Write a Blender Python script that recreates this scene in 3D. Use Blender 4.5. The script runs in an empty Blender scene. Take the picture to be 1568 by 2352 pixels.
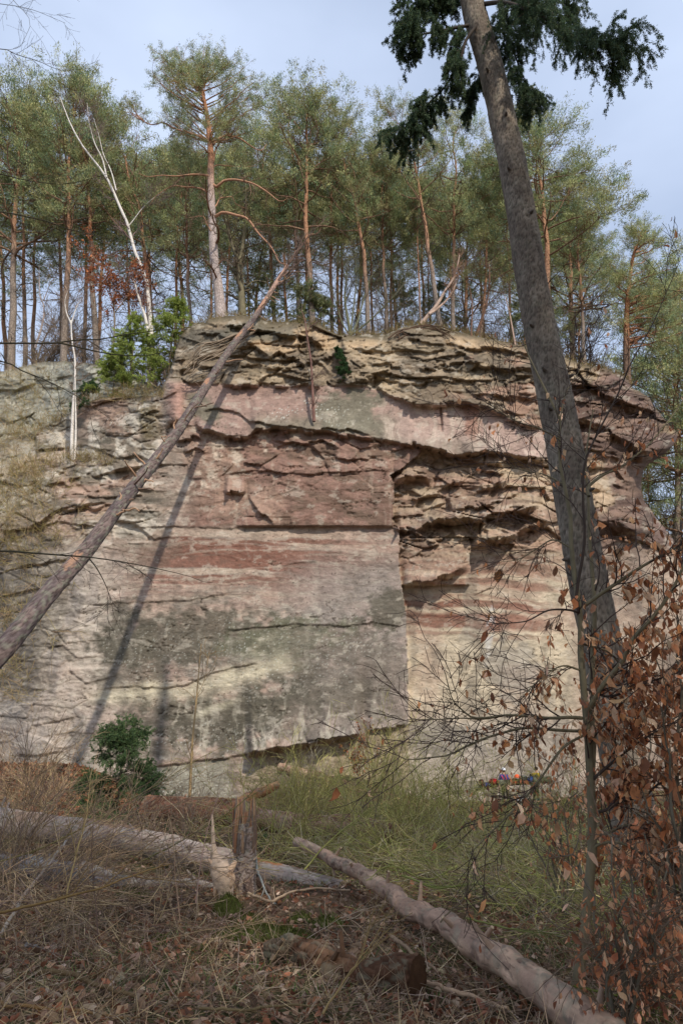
import bpy, math, numpy as np
from mathutils import Vector, Matrix
rng = np.random.default_rng(11)
scene = bpy.context.scene

# ------------------------------------------------------------------ camera, sky, sun, exposure
PITCH = math.radians(20.0)
CAM = np.array([0.0, 0.0, 1.7])
cam_data = bpy.data.cameras.new("camera")
cam = bpy.data.objects.new("camera", cam_data)
scene.collection.objects.link(cam)
cam.location = CAM
cam.rotation_euler = (math.radians(90) + PITCH, 0, 0)
cam_data.sensor_fit = 'HORIZONTAL'
cam_data.sensor_width = 24.0
cam_data.lens = 24.0
cam_data.clip_start = 0.05
cam_data.clip_end = 2000
scene.camera = cam

SUN_EL, SUN_AZ = math.radians(38), math.radians(26)      # sun behind the camera, to its right
world = bpy.data.worlds.new("World")
scene.world = world
world.use_nodes = True
nt = world.node_tree
nt.nodes.clear()
w_out = nt.nodes.new('ShaderNodeOutputWorld')
w_bg = nt.nodes.new('ShaderNodeBackground')
w_sky = nt.nodes.new('ShaderNodeTexSky')
w_sky.sky_type = 'NISHITA'
w_sky.sun_disc = False
w_sky.sun_elevation = SUN_EL
w_sky.sun_rotation = math.pi - SUN_AZ
w_sky.air_density = 1.0
w_sky.dust_density = 1.5
w_tc = nt.nodes.new('ShaderNodeTexCoord')
w_map = nt.nodes.new('ShaderNodeMapping')
w_map.inputs['Scale'].default_value = (1.0, 1.0, 2.6)
w_n = nt.nodes.new('ShaderNodeTexNoise')
w_n.inputs['Scale'].default_value = 1.7
w_n.inputs['Detail'].default_value = 5
w_n.inputs['Roughness'].default_value = 0.5
w_r = nt.nodes.new('ShaderNodeMapRange')
w_r.inputs[1].default_value = 0.3
w_r.inputs[2].default_value = 0.72
w_r.inputs[3].default_value = 0.50
w_r.inputs[4].default_value = 0.97
w_mix = nt.nodes.new('ShaderNodeMix')
w_mix.data_type = 'RGBA'
w_mix.inputs[7].default_value = (4.0, 4.7, 6.1, 1)      # thin white cloud veil
nt.links.new(w_tc.outputs['Generated'], w_map.inputs['Vector'])
nt.links.new(w_map.outputs[0], w_n.inputs['Vector'])
nt.links.new(w_n.outputs['Fac'], w_r.inputs[0])
nt.links.new(w_r.outputs[0], w_mix.inputs[0])
nt.links.new(w_sky.outputs[0], w_mix.inputs[6])
nt.links.new(w_mix.outputs[2], w_bg.inputs['Color'])
w_bg.inputs['Strength'].default_value = 0.145
nt.links.new(w_bg.outputs[0], w_out.inputs['Surface'])

sun_data = bpy.data.lights.new("sun", 'SUN')
sun_data.energy = 2.7
sun_data.angle = math.radians(0.8)
sun_data.color = (1.0, 0.93, 0.82)
sun = bpy.data.objects.new("sun", sun_data)
scene.collection.objects.link(sun)
sun.location = (20, -30, 60)
SUN_D = Vector((-math.sin(SUN_AZ)*math.cos(SUN_EL), math.cos(SUN_AZ)*math.cos(SUN_EL), -math.sin(SUN_EL)))
sun.rotation_euler = SUN_D.to_track_quat('-Z', 'Y').to_euler()

scene.view_settings.view_transform = 'Standard'
scene.view_settings.look = 'None'
scene.view_settings.exposure = 0.28
scene.view_settings.gamma = 1.0
scene.cycles.max_bounces = 5
scene.cycles.diffuse_bounces = 3
scene.cycles.transparent_max_bounces = 4

# ------------------------------------------------------------------ helpers
def P(u, v, Y):
    """world point seen at (u, v) of a 1568 x 2352 picture at world depth Y"""
    u = np.asarray(u, float); v = np.asarray(v, float)
    x = (u-784)/1568; y = (1176-v)/1568
    d = np.stack(np.broadcast_arrays(x, math.cos(PITCH)-y*math.sin(PITCH), math.sin(PITCH)+y*math.cos(PITCH)), -1)
    return CAM + d*(np.asarray(Y, float)/d[..., 1])[..., None]

def px_per_m(p):
    p = np.asarray(p, float)-CAM
    return 1568/(p[..., 1]*math.cos(PITCH)+p[..., 2]*math.sin(PITCH))

def lin(*c):
    c = np.array(c, float)/255
    return np.where(c <= .04045, c/12.92, ((c+.055)/1.055)**2.4)

def lerp(a, b, t):
    return a+(b-a)*t

def sst(a, b, x):
    t = np.clip((x-a)/(b-a), 0, 1)
    return t*t*(3-2*t)

_tab = np.random.default_rng(5).random((256, 256))
def vn(x, y, seed=0):
    x = x+seed*37.17; y = y+seed*91.7
    xi = np.floor(x).astype(int); yi = np.floor(y).astype(int)
    fx = x-xi; fy = y-yi
    fx = fx**3*(fx*(fx*6-15)+10); fy = fy**3*(fy*(fy*6-15)+10)
    a = _tab[xi & 255, yi & 255]; b = _tab[(xi+1) & 255, yi & 255]
    c = _tab[xi & 255, (yi+1) & 255]; d = _tab[(xi+1) & 255, (yi+1) & 255]
    return (a*(1-fx)+b*fx)*(1-fy)+(c*(1-fx)+d*fx)*fy

def fbm(x, y, o=4, seed=0, g=.5):
    s = 0; a = 1; t = 0
    for i in range(o):
        s = s+a*vn(x*2**i, y*2**i, seed+i*3); t += a; a *= g
    return s/t

def cells(x, y, seed=0):
    """Voronoi: random value of nearest cell, distance to nearest, second-nearest minus nearest"""
    xi = np.floor(x).astype(int); yi = np.floor(y).astype(int)
    d1 = np.full(x.shape, 9.); d2 = np.full(x.shape, 9.); val = np.zeros(x.shape)
    for i in (-1, 0, 1):
        for j in (-1, 0, 1):
            cx = xi+i; cy = yi+j
            px = cx+_tab[(cx+seed*7) & 255, cy & 255]; py = cy+_tab[cy & 255, (cx+seed*13+50) & 255]
            d = np.hypot(px-x, py-y)
            r = _tab[(cx*3+seed) & 255, (cy*5+9) & 255]
            near = d < d1
            d2 = np.where(near, d1, np.minimum(d2, d))
            val = np.where(near, r, val)
            d1 = np.where(near, d, d1)
    return val, d1, d2-d1

class MB:
    """collects vertices, faces and per-vertex colour, then links them as ONE mesh object"""
    def __init__(s):
        s.v = []; s.c = []; s.q = []; s.t = []; s.n = 0
    def add(s, v, q=None, t=None, c=(1, 1, 1)):
        v = np.asarray(v, float).reshape(-1, 3)
        c = np.asarray(c, float)
        if c.ndim > 1: c = c.reshape(-1, 3)
        c = np.broadcast_to(c, v.shape)
        if q is not None and len(q): s.q.append(np.asarray(q, np.int64).reshape(-1, 4)+s.n)
        if t is not None and len(t): s.t.append(np.asarray(t, np.int64).reshape(-1, 3)+s.n)
        s.v.append(v); s.c.append(c); s.n += len(v)
    def mesh(s, name, mat, origin=(0, 0, 0), smooth=True):
        me = bpy.data.meshes.new(name)
        v = np.concatenate(s.v)-np.asarray(origin, float)
        c = np.concatenate(s.c)
        q = np.concatenate(s.q) if s.q else np.zeros((0, 4), int)
        t = np.concatenate(s.t) if s.t else np.zeros((0, 3), int)
        me.vertices.add(len(v)); me.vertices.foreach_set('co', v.astype(np.float32).ravel())
        li = np.concatenate([q.ravel(), t.ravel()]).astype(np.int32)
        me.loops.add(len(li)); me.loops.foreach_set('vertex_index', li)
        me.polygons.add(len(q)+len(t))
        st = np.concatenate([np.arange(len(q))*4, len(q)*4+np.arange(len(t))*3]).astype(np.int32)
        me.polygons.foreach_set('loop_start', st)
        me.update(calc_edges=True)
        me.polygons.foreach_set('use_smooth', np.full(len(q)+len(t), smooth))
        at = me.color_attributes.new('Col', 'FLOAT_COLOR', 'POINT')
        at.data.foreach_set('color', np.concatenate([c, np.ones((len(c), 1))], 1).astype(np.float32).ravel())
        me.materials.append(mat)
        return me
    def build(s, name, mat, parent=None, smooth=True):
        org = parent.location if parent is not None else (0, 0, 0)
        o = bpy.data.objects.new(name, s.mesh(name, mat, tuple(org), smooth))
        scene.collection.objects.link(o)
        if parent is not None: o.parent = parent
        return o

def tag(o, label=None, cat=None, group=None, kind=None):
    if label: o['label'] = label
    if cat: o['category'] = cat
    if group: o['group'] = group
    if kind: o['kind'] = kind
    return o

def thing(name, label, cat, loc=(0, 0, 0), group=None):
    o = bpy.data.objects.new(name, None)
    scene.collection.objects.link(o)
    o.location = [float(a) for a in loc]
    o.empty_display_size = .2
    return tag(o, label, cat, group)

def norm(a):
    return a/np.maximum(np.linalg.norm(a, axis=-1, keepdims=True), 1e-9)

def tubes(mb, pts, rad, n=4, col=(1, 1, 1), cap=False, rough=0.0):
    """pts (N,K,3), rad (N,K) -> N tubes"""
    pts = np.asarray(pts, float)
    if pts.ndim == 2: pts = pts[None]
    N, K, _ = pts.shape
    if N == 0: return
    rad = np.broadcast_to(np.asarray(rad, float), (N, K))
    tan = norm(np.gradient(pts, axis=1))
    ref = np.where(np.abs(tan[:, :1, 2:3]) > .8, np.array([1., 0, 0]), np.array([0, 0, 1.]))
    ref = np.broadcast_to(ref, tan.shape)
    a = norm(np.cross(tan, ref)); b = np.cross(tan, a)
    an = np.arange(n)*2*np.pi/n
    rr = rad[..., None]
    if rough: rr = rr*(1+rough*(rng.random((N, K, n))-.5))
    ring = pts[:, :, None]+rr[..., None]*(a[:, :, None]*np.cos(an)[:, None]+b[:, :, None]*np.sin(an)[:, None])
    idx = np.arange(N*K*n).reshape(N, K, n)
    q = np.stack([idx[:, :-1], np.roll(idx, -1, 2)[:, :-1], np.roll(idx, -1, 2)[:, 1:], idx[:, 1:]], -1).reshape(-1, 4)
    col = np.asarray(col, float)
    if col.ndim == 2 and col.shape[0] == N: col = col[:, None, None]
    elif col.ndim == 2 and col.shape[0] == K: col = col[None, :, None]
    elif col.ndim == 2: col = col[0]
    elif col.ndim == 3: col = col[:, :, None]
    c = np.broadcast_to(col, ring.shape).reshape(-1, 3)
    mb.add(ring, q, c=c)
    if cap:
        for k in (0, K-1):
            cv = np.concatenate([ring[:, k], pts[:, k][:, None]], 1)
            ci = np.arange(N*(n+1)).reshape(N, n+1)
            tt = np.stack([ci[:, :n], np.roll(ci[:, :n], -1, 1), np.repeat(ci[:, n:], n, 1)], -1).reshape(-1, 3)
            if k == 0: tt = tt[:, ::-1]
            cc = np.broadcast_to(np.asarray(col if col.ndim == 1 else c.reshape(-1, 3)[0]), cv.shape)
            mb.add(cv, t=tt, c=cc if cap is True else np.broadcast_to(np.asarray(cap, float), cv.shape))

def barked(mb, w, rr, n=48, plate=(.05, .08), depth=.012, cols=None, seed=0, lichen=0., grain=.0, patch=None, smooth=False, cap=None):
    """a trunk or log whose bark plates, cracks and colour patches are modelled in the mesh"""
    K = len(w)
    tan = norm(np.gradient(w, axis=0)); ref = np.array([0, 0, 1.]) if abs(tan[K//2, 2]) < .8 else np.array([0, -1., 0])
    a = norm(np.cross(tan, ref)); b = np.cross(tan, a)
    s = np.concatenate([[0], np.cumsum(np.linalg.norm(np.diff(w, axis=0), axis=1))])
    th = np.arange(n)*2*np.pi/n+np.pi/2
    S, T = np.meshgrid(s, np.arange(n)/n, indexing='ij')
    R = rr[:, None]*np.ones((1, n)); C = T*2*np.pi*R
    wx = (fbm(C*6, S*5, 3, seed)-.5)*.9
    if not smooth:
        cv, cd, ce = cells(C/plate[0]+wx, S/plate[1]+wx*.7, seed)
        cr = sst(0, .22, ce); dr = (cr-1)*depth+(cv-.5)*depth*.7+(fbm(C*25, S*18, 3, seed+2)-.5)*depth*.6
    else:
        cv = fbm(C*9, S*1.6, 4, seed+1); cr = np.ones_like(cv); dr = (fbm(C*16, S*9, 4, seed+3)-.5)*depth*1.6
    dr = dr+(fbm(C*1.8, S*1.3, 3, seed+5)-.5)*R*(.03 if smooth else .10)
    c0, c1, c2 = [np.asarray(x, float) for x in cols]
    f = fbm(C*4, S*2.2, 4, seed+7)[..., None]
    col = c0+(c1-c0)*sst(.38, .62, f)
    col = col*(.8+.4*cv[..., None])
    col = c2+(col-c2)*(.25+.75*cr[..., None])
    if smooth:
        g = fbm(C*30, S*2.5, 4, seed+9)[..., None]; col = col*(.66+.68*g); g2 = fbm(C*16, S*2.2, 5, seed+19)[..., None]; col = col+(c1*.8-col)*sst(.55, .7, g2)*.7; sp = cells(C/.05, S/.09, seed+4)[0][..., None]; col = c2+(col-c2)*(1-.75*sst(.93, .97, sp))
        v2, _, e2 = cells(C/.09+wx*2+fbm(C*22, S*6, 3, seed+31)*1.2, S/.5+wx, seed+6); fl = sst(.88, .9, v2)*sst(.02, .3, e2+.5*(fbm(C*40, S*12, 3, seed+30)-.5)); dr = dr+fl*.006; bc = lin(140,120,104)*(.7+.6*g); col = col+(bc-col)*fl[..., None]*.7
        ck = np.abs(fbm(C*11, S*.9, 3, seed+8)-.5); ck = sst(.012, .003, ck); dr = dr-ck*.006; col = col*(1-.45*ck[..., None])
    if lichen: l = fbm(C*13, S*11, 4, seed+11)[..., None]; col = col+(lin(150,156,132)-col)*sst(.56, .66, l)*lichen
    if patch:
        for (sc, tc, sl, tl, pc) in patch:
            d = np.hypot((S/s[-1]-sc)/sl, (T-tc)/tl)+(fbm(C*12, S*9, 4, seed+13)-.5)*1.6; col = col+(lin(*pc)-col)*sst(1.1, .7, d)[..., None]
    rad = R+dr
    ring = w[:, None]+rad[..., None]*(a[:, None]*np.cos(th)[None, :, None]+b[:, None]*np.sin(th)[None, :, None])
    idx = np.arange(K*n).reshape(K, n)
    q = np.stack([idx[:-1], np.roll(idx, -1, 1)[:-1], np.roll(idx, -1, 1)[1:], idx[1:]], -1).reshape(-1, 4)
    mb.add(ring, q, c=col.reshape(-1, 3))
    if cap is not None:
        for k in (0, K-1):
            i = np.arange(n); v = np.concatenate([ring[k], w[k][None], (ring[k]*.55+w[k]*.45)])
            m = n+1
            t = np.stack([m+i, m+(i+1) % n, np.full(n, n)], 1); qq = np.stack([i, (i+1) % n, m+(i+1) % n, m+i], 1)
            cc = np.concatenate([np.repeat(lin(*cap)[None]*.75, n, 0), lin(*cap)[None]*.9, np.repeat(lin(*cap)[None]*1.05, n, 0)])
            if k == 0: t = t[:, ::-1]; qq = qq[:, ::-1]
            mb.add(v, qq, t, c=cc)

def resample(pts, K):
    pts = np.asarray(pts, float)
    # Catmull-Rom through the points, then even spacing
    p = np.concatenate([2*pts[:1]-pts[1:2], pts, 2*pts[-1:]-pts[-2:-1]])
    out = []
    for i in range(1, len(p)-2):
        t = np.linspace(0, 1, 8, endpoint=False)[:, None]
        out.append(.5*(2*p[i]+(p[i+1]-p[i-1])*t+(2*p[i-1]-5*p[i]+4*p[i+1]-p[i+2])*t**2+(-p[i-1]+3*p[i]-3*p[i+1]+p[i+2])*t**3))
    out = np.concatenate(out+[pts[-1:]])
    s = np.concatenate([[0], np.cumsum(np.linalg.norm(np.diff(out, axis=0), axis=1))])
    x = np.linspace(0, s[-1], K)
    return np.stack([np.interp(x, s, out[:, i]) for i in range(pts.shape[1])], 1)

def at(pts, t):
    """point, tangent on polylines pts (M,K,3) at parameters t (M,)"""
    K = pts.shape[1]
    x = np.clip(t, 0, .9999)*(K-1)
    i = x.astype(int); f = (x-i)[:, None]
    m = np.arange(len(pts))
    return pts[m, i]*(1-f)+pts[m, i+1]*f, norm(pts[m, i+1]-pts[m, i])

def grow(pts, rad, n, t0=.25, t1=.98, length=(.5, 1.), ang=(.6, 1.1), up=0., wob=.2, K=6, rf=.6, taper=.15, r=None, flat=0.):
    """children of polylines. returns pts, rad, t"""
    r = r or rng
    N = len(pts); M = N*n
    par = np.repeat(np.arange(N), n)
    t = r.uniform(t0, t1, M)
    p, tn = at(pts[par], t)
    rp = rad[par, np.clip((t*(pts.shape[1]-1)).astype(int), 0, pts.shape[1]-1)]
    rv = r.normal(size=(M, 3)); rv[:, 2] *= (1-flat)
    perp = norm(rv-tn*np.sum(rv*tn, 1, keepdims=True))
    a = r.uniform(ang[0], ang[1], M)[:, None]
    d = norm(tn*np.cos(a)+perp*np.sin(a))
    L = r.uniform(length[0], length[1], M)
    out = np.zeros((M, K, 3)); out[:, 0] = p
    for k in range(1, K):
        d = norm(d+wob*r.normal(size=(M, 3))+np.array([0, 0, up]))
        out[:, k] = out[:, k-1]+d*(L/(K-1))[:, None]
    r0 = rp*rf
    rr = r0[:, None]*np.linspace(1, taper, K)
    return out, rr, t

def blades(mb, pos, d, L, W, col):
    """flat diamond needles / grass blades"""
    pos = np.asarray(pos); N = len(pos)
    if N == 0: return
    d = norm(d)
    rv = rng.normal(size=(N, 3))
    s = norm(np.cross(d, rv))
    L = np.broadcast_to(L, (N,))[:, None]; W = np.broadcast_to(W, (N,))[:, None]
    v = np.stack([pos, pos+d*L*.45+s*W*.5, pos+d*L, pos+d*L*.45-s*W*.5], 1)
    c = np.repeat(np.broadcast_to(col, (N, 3))[:, None], 4, 1)
    mb.add(v, np.arange(N*4).reshape(N, 4), c=c.reshape(-1, 3))

def leaves(mb, pos, d, L, W, col, curl=.3):
    """folded, curled leaves: eight vertices each"""
    pos = np.asarray(pos); N = len(pos)
    if N == 0: return
    d = norm(d)
    s = norm(np.cross(d, rng.normal(size=(N, 3))))
    n = np.cross(s, d)
    L = np.broadcast_to(L, (N,))[:, None]; W = np.broadcast_to(W, (N,))[:, None]*.5
    sc = np.exp(rng.normal(size=(N, 1))*.25); L = L*sc; W = W*sc*rng.uniform(.6, 1.1, (N, 1)); cu = (rng.uniform(-1, 1, (N, 1))*curl)*L
    fo = rng.uniform(.1, 1.2, (N, 1))*W
    m1 = pos+d*L*.33+n*cu*.5; m2 = pos+d*L*.66+n*cu*.9+s*W*rng.normal(size=(N, 1))*.3; tip = pos+d*L*.95+n*cu*rng.uniform(-.4, 1.4, (N, 1))+s*W*rng.normal(size=(N, 1))*.6
    v = np.stack([pos, m1, m2, tip, m1+s*W+n*fo, m1-s*W+n*fo, m2+s*W*.8+n*fo*1.2, m2-s*W*.8+n*fo*.8], 1)
    i = (np.arange(N)*8)[:, None]
    q = np.concatenate([i+[1, 2, 6, 4], i+[2, 1, 5, 7]])
    t = np.concatenate([i+[0, 1, 4], i+[0, 5, 1], i+[2, 3, 6], i+[3, 2, 7]])
    c = np.repeat(np.broadcast_to(col, (N, 3))[:, None], 8, 1).reshape(-1, 3)
    mb.add(v, q, t, c)

def vcol(base, N, var=.2, r=None):
    """N colours around base(s)"""
    base = np.atleast_2d(np.asarray(base, float))
    b = base[rng.integers(0, len(base), N)]
    return b*np.exp(rng.normal(size=(N, 1))*var)*(1+rng.normal(size=(N, 3))*var*.12)

# ------------------------------------------------------------------ materials
def make_mat(name, rough=.85, nscale=6., namp=.25, bscale=20., bdist=.02, stretch=(1, 1, 1), transl=0., spec=.25, plates=None, attr=True, base=(.5, .5, .5)):
    m = bpy.data.materials.new(name); m.use_nodes = True
    t = m.node_tree; N = t.nodes; Lk = t.links
    bs = N['Principled BSDF']
    bs.inputs['Roughness'].default_value = rough
    bs.inputs['Specular IOR Level'].default_value = spec
    tc = N.new('ShaderNodeTexCoord'); mp = N.new('ShaderNodeMapping')
    mp.inputs['Scale'].default_value = stretch
    Lk.new(tc.outputs['Object'], mp.inputs[0])
    if attr:
        ca = N.new('ShaderNodeVertexColor'); ca.layer_name = 'Col'; csrc = ca.outputs[0]
    else:
        rgb = N.new('ShaderNodeRGB'); rgb.outputs[0].default_value = (*base, 1); csrc = rgb.outputs[0]
    last = csrc
    if namp:
        nz = N.new('ShaderNodeTexNoise'); nz.inputs['Scale'].default_value = nscale; nz.inputs['Detail'].default_value = 6; nz.inputs['Roughness'].default_value = .65
        Lk.new(mp.outputs[0], nz.inputs[0])
        mr = N.new('ShaderNodeMapRange'); mr.inputs[1].default_value = .3; mr.inputs[2].default_value = .7
        mr.inputs[3].default_value = 1-namp; mr.inputs[4].default_value = 1+namp
        Lk.new(nz.outputs['Fac'], mr.inputs[0])
        mul = N.new('ShaderNodeVectorMath'); mul.operation = 'SCALE'
        Lk.new(last, mul.inputs[0]); Lk.new(mr.outputs[0], mul.inputs['Scale'])
        last = mul.outputs[0]
    hgt = None
    if plates:
        vo = N.new('ShaderNodeTexVoronoi'); vo.feature = 'DISTANCE_TO_EDGE'; vo.inputs['Scale'].default_value = plates[0]
        wn = N.new('ShaderNodeTexNoise'); wn.inputs['Scale'].default_value = plates[0]*1.5
        ad = N.new('ShaderNodeVectorMath'); ad.operation = 'MULTIPLY_ADD'
        ad.inputs[1].default_value = (.35/plates[0]*2,)*3
        Lk.new(mp.outputs[0], wn.inputs[0]); Lk.new(wn.outputs['Color'], ad.inputs[0]); Lk.new(mp.outputs[0], ad.inputs[2])
        Lk.new(ad.outputs[0], vo.inputs['Vector'])
        m2 = N.new('ShaderNodeMapRange'); m2.inputs[2].default_value = .16; m2.inputs[3].default_value = plates[1]; m2.inputs[4].default_value = 1.06
        Lk.new(vo.outputs['Distance'], m2.inputs[0])
        mu2 = N.new('ShaderNodeVectorMath'); mu2.operation = 'SCALE'
        Lk.new(last, mu2.inputs[0]); Lk.new(m2.outputs[0], mu2.inputs['Scale']); last = mu2.outputs[0]
        hgt = m2.outputs[0]
    Lk.new(last, bs.inputs['Base Color'])
    if bdist:
        b1 = N.new('ShaderNodeTexNoise'); b1.inputs['Scale'].default_value = bscale; b1.inputs['Detail'].default_value = 7; b1.inputs['Roughness'].default_value = .65
        Lk.new(mp.outputs[0], b1.inputs[0])
        bp = N.new('ShaderNodeBump'); bp.inputs['Distance'].default_value = bdist; bp.inputs['Strength'].default_value = 1.0
        if hgt is not None:
            am = N.new('ShaderNodeMath'); am.operation = 'MULTIPLY_ADD'; am.inputs[1].default_value = .6
            Lk.new(b1.outputs['Fac'], am.inputs[0]); Lk.new(hgt, am.inputs[2]); Lk.new(am.outputs[0], bp.inputs['Height'])
        else:
            Lk.new(b1.outputs['Fac'], bp.inputs['Height'])
        Lk.new(bp.outputs[0], bs.inputs['Normal'])
    if transl:
        tr = N.new('ShaderNodeBsdfTranslucent'); mx = N.new('ShaderNodeMixShader'); mx.inputs[0].default_value = transl
        Lk.new(last, tr.inputs[0]); Lk.new(bs.outputs[0], mx.inputs[1]); Lk.new(tr.outputs[0], mx.inputs[2])
        Lk.new(mx.outputs[0], N['Material Output'].inputs['Surface'])
    return m

M_rock = make_mat('sandstone', .92, 1.6, .14, 3.2, .07, (1, 1, 1.7), spec=.15)
M_soil = make_mat('leaf_soil', .95, 3., .4, 9., .05, spec=.1)
M_pinebark = make_mat('pine_bark', .9, 5., .2, 16., .03, (1, 1, .45), plates=(11., .62), spec=.15)
M_sprucebark = make_mat('spruce_bark', .92, 9., .3, 18., .03, (1, 1, .32), plates=(22., .35), spec=.1)
M_bark = make_mat('smooth_bark', .8, 6., .28, 14., .01, (1, 1, .5), spec=.25)
M_birch = make_mat('birch_bark', .7, 9., .35, 14., .01, (.4, .4, 3.), spec=.3)
M_twig = make_mat('twig_bark', .85, 5., .25, 10., 0, spec=.15)
M_needle = make_mat('needles', .6, 1.2, .25, 5., 0, transl=.22, spec=.2)
M_leaf = make_mat('dry_leaf', .65, 14., .25, 30., .004, transl=.3, spec=.25)
M_grass = make_mat('grass_blade', .8, 4., .2, 5., 0, transl=.2, spec=.1)
M_barkgeo = make_mat('rough_bark', .92, 14., .22, 40., .008, spec=.1)
M_log = make_mat('debarked_wood', .75, 5., .3, 22., .012, (1, 1, 1), spec=.25)
M_moss = make_mat('moss', 1., 14., .5, 45., .04, spec=.05)
M_cloth = make_mat('cloth', .85, 9., .2, 25., .01, spec=.15)
M_plastic = make_mat('plastic', .35, 4., .06, 10., 0, spec=.5)
M_skin = make_mat('skin', .6, 5., .08, 30., 0, spec=.3)

# ------------------------------------------------------------------ the cliff
top_pts = [(-260,870),(0,852),(60,838),(100,829),(150,828),(200,832),(260,845),(300,858),(330,872),(362,888),(372,884),(382,866),(396,830),(402,800),(412,772),(428,752),(448,742),(470,738),(478,730),
 (520,724),(560,722),(590,728),(620,738),(660,738),(700,742),(735,744),(752,756),(780,768),(805,770),(840,766),(880,768),(905,758),(925,748),(960,744),(1000,750),(1040,758),(1080,766),
 (1110,774),(1180,787),(1230,797),(1290,817),(1340,837),(1380,842),(1430,860),(1443,872),(1452,890),(1470,898),(1492,912),(1506,936),(1528,962),(1548,984),(1556,990),(2000,1100)]
right_pts = [(700,2200),(984,1556),(1000,1557),(1014,1553),(1030,1543),(1048,1520),(1066,1492),(1078,1480),(1100,1474),(1130,1474),(1150,1480),(1170,1496),(1190,1508),(1210,1526),(1240,1548),(1290,1566),(1400,1600),(1600,1680),(2010,1830)]
def vtop(u): return np.interp(u, *zip(*top_pts))
def uright(v): return np.interp(v, *zip(*right_pts))
YC = 33.0
def edge_u(v):   # right edge of the big smooth slab
    return np.interp(v, [1020,1045,1075,1092,1110,1160,1205,1209,1214,1250,1290,1330,1400,1500,1650,1700,1990], [975,962,925,897,905,903,900,901,917,917,915,920,931,935,938,938,941])
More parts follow.
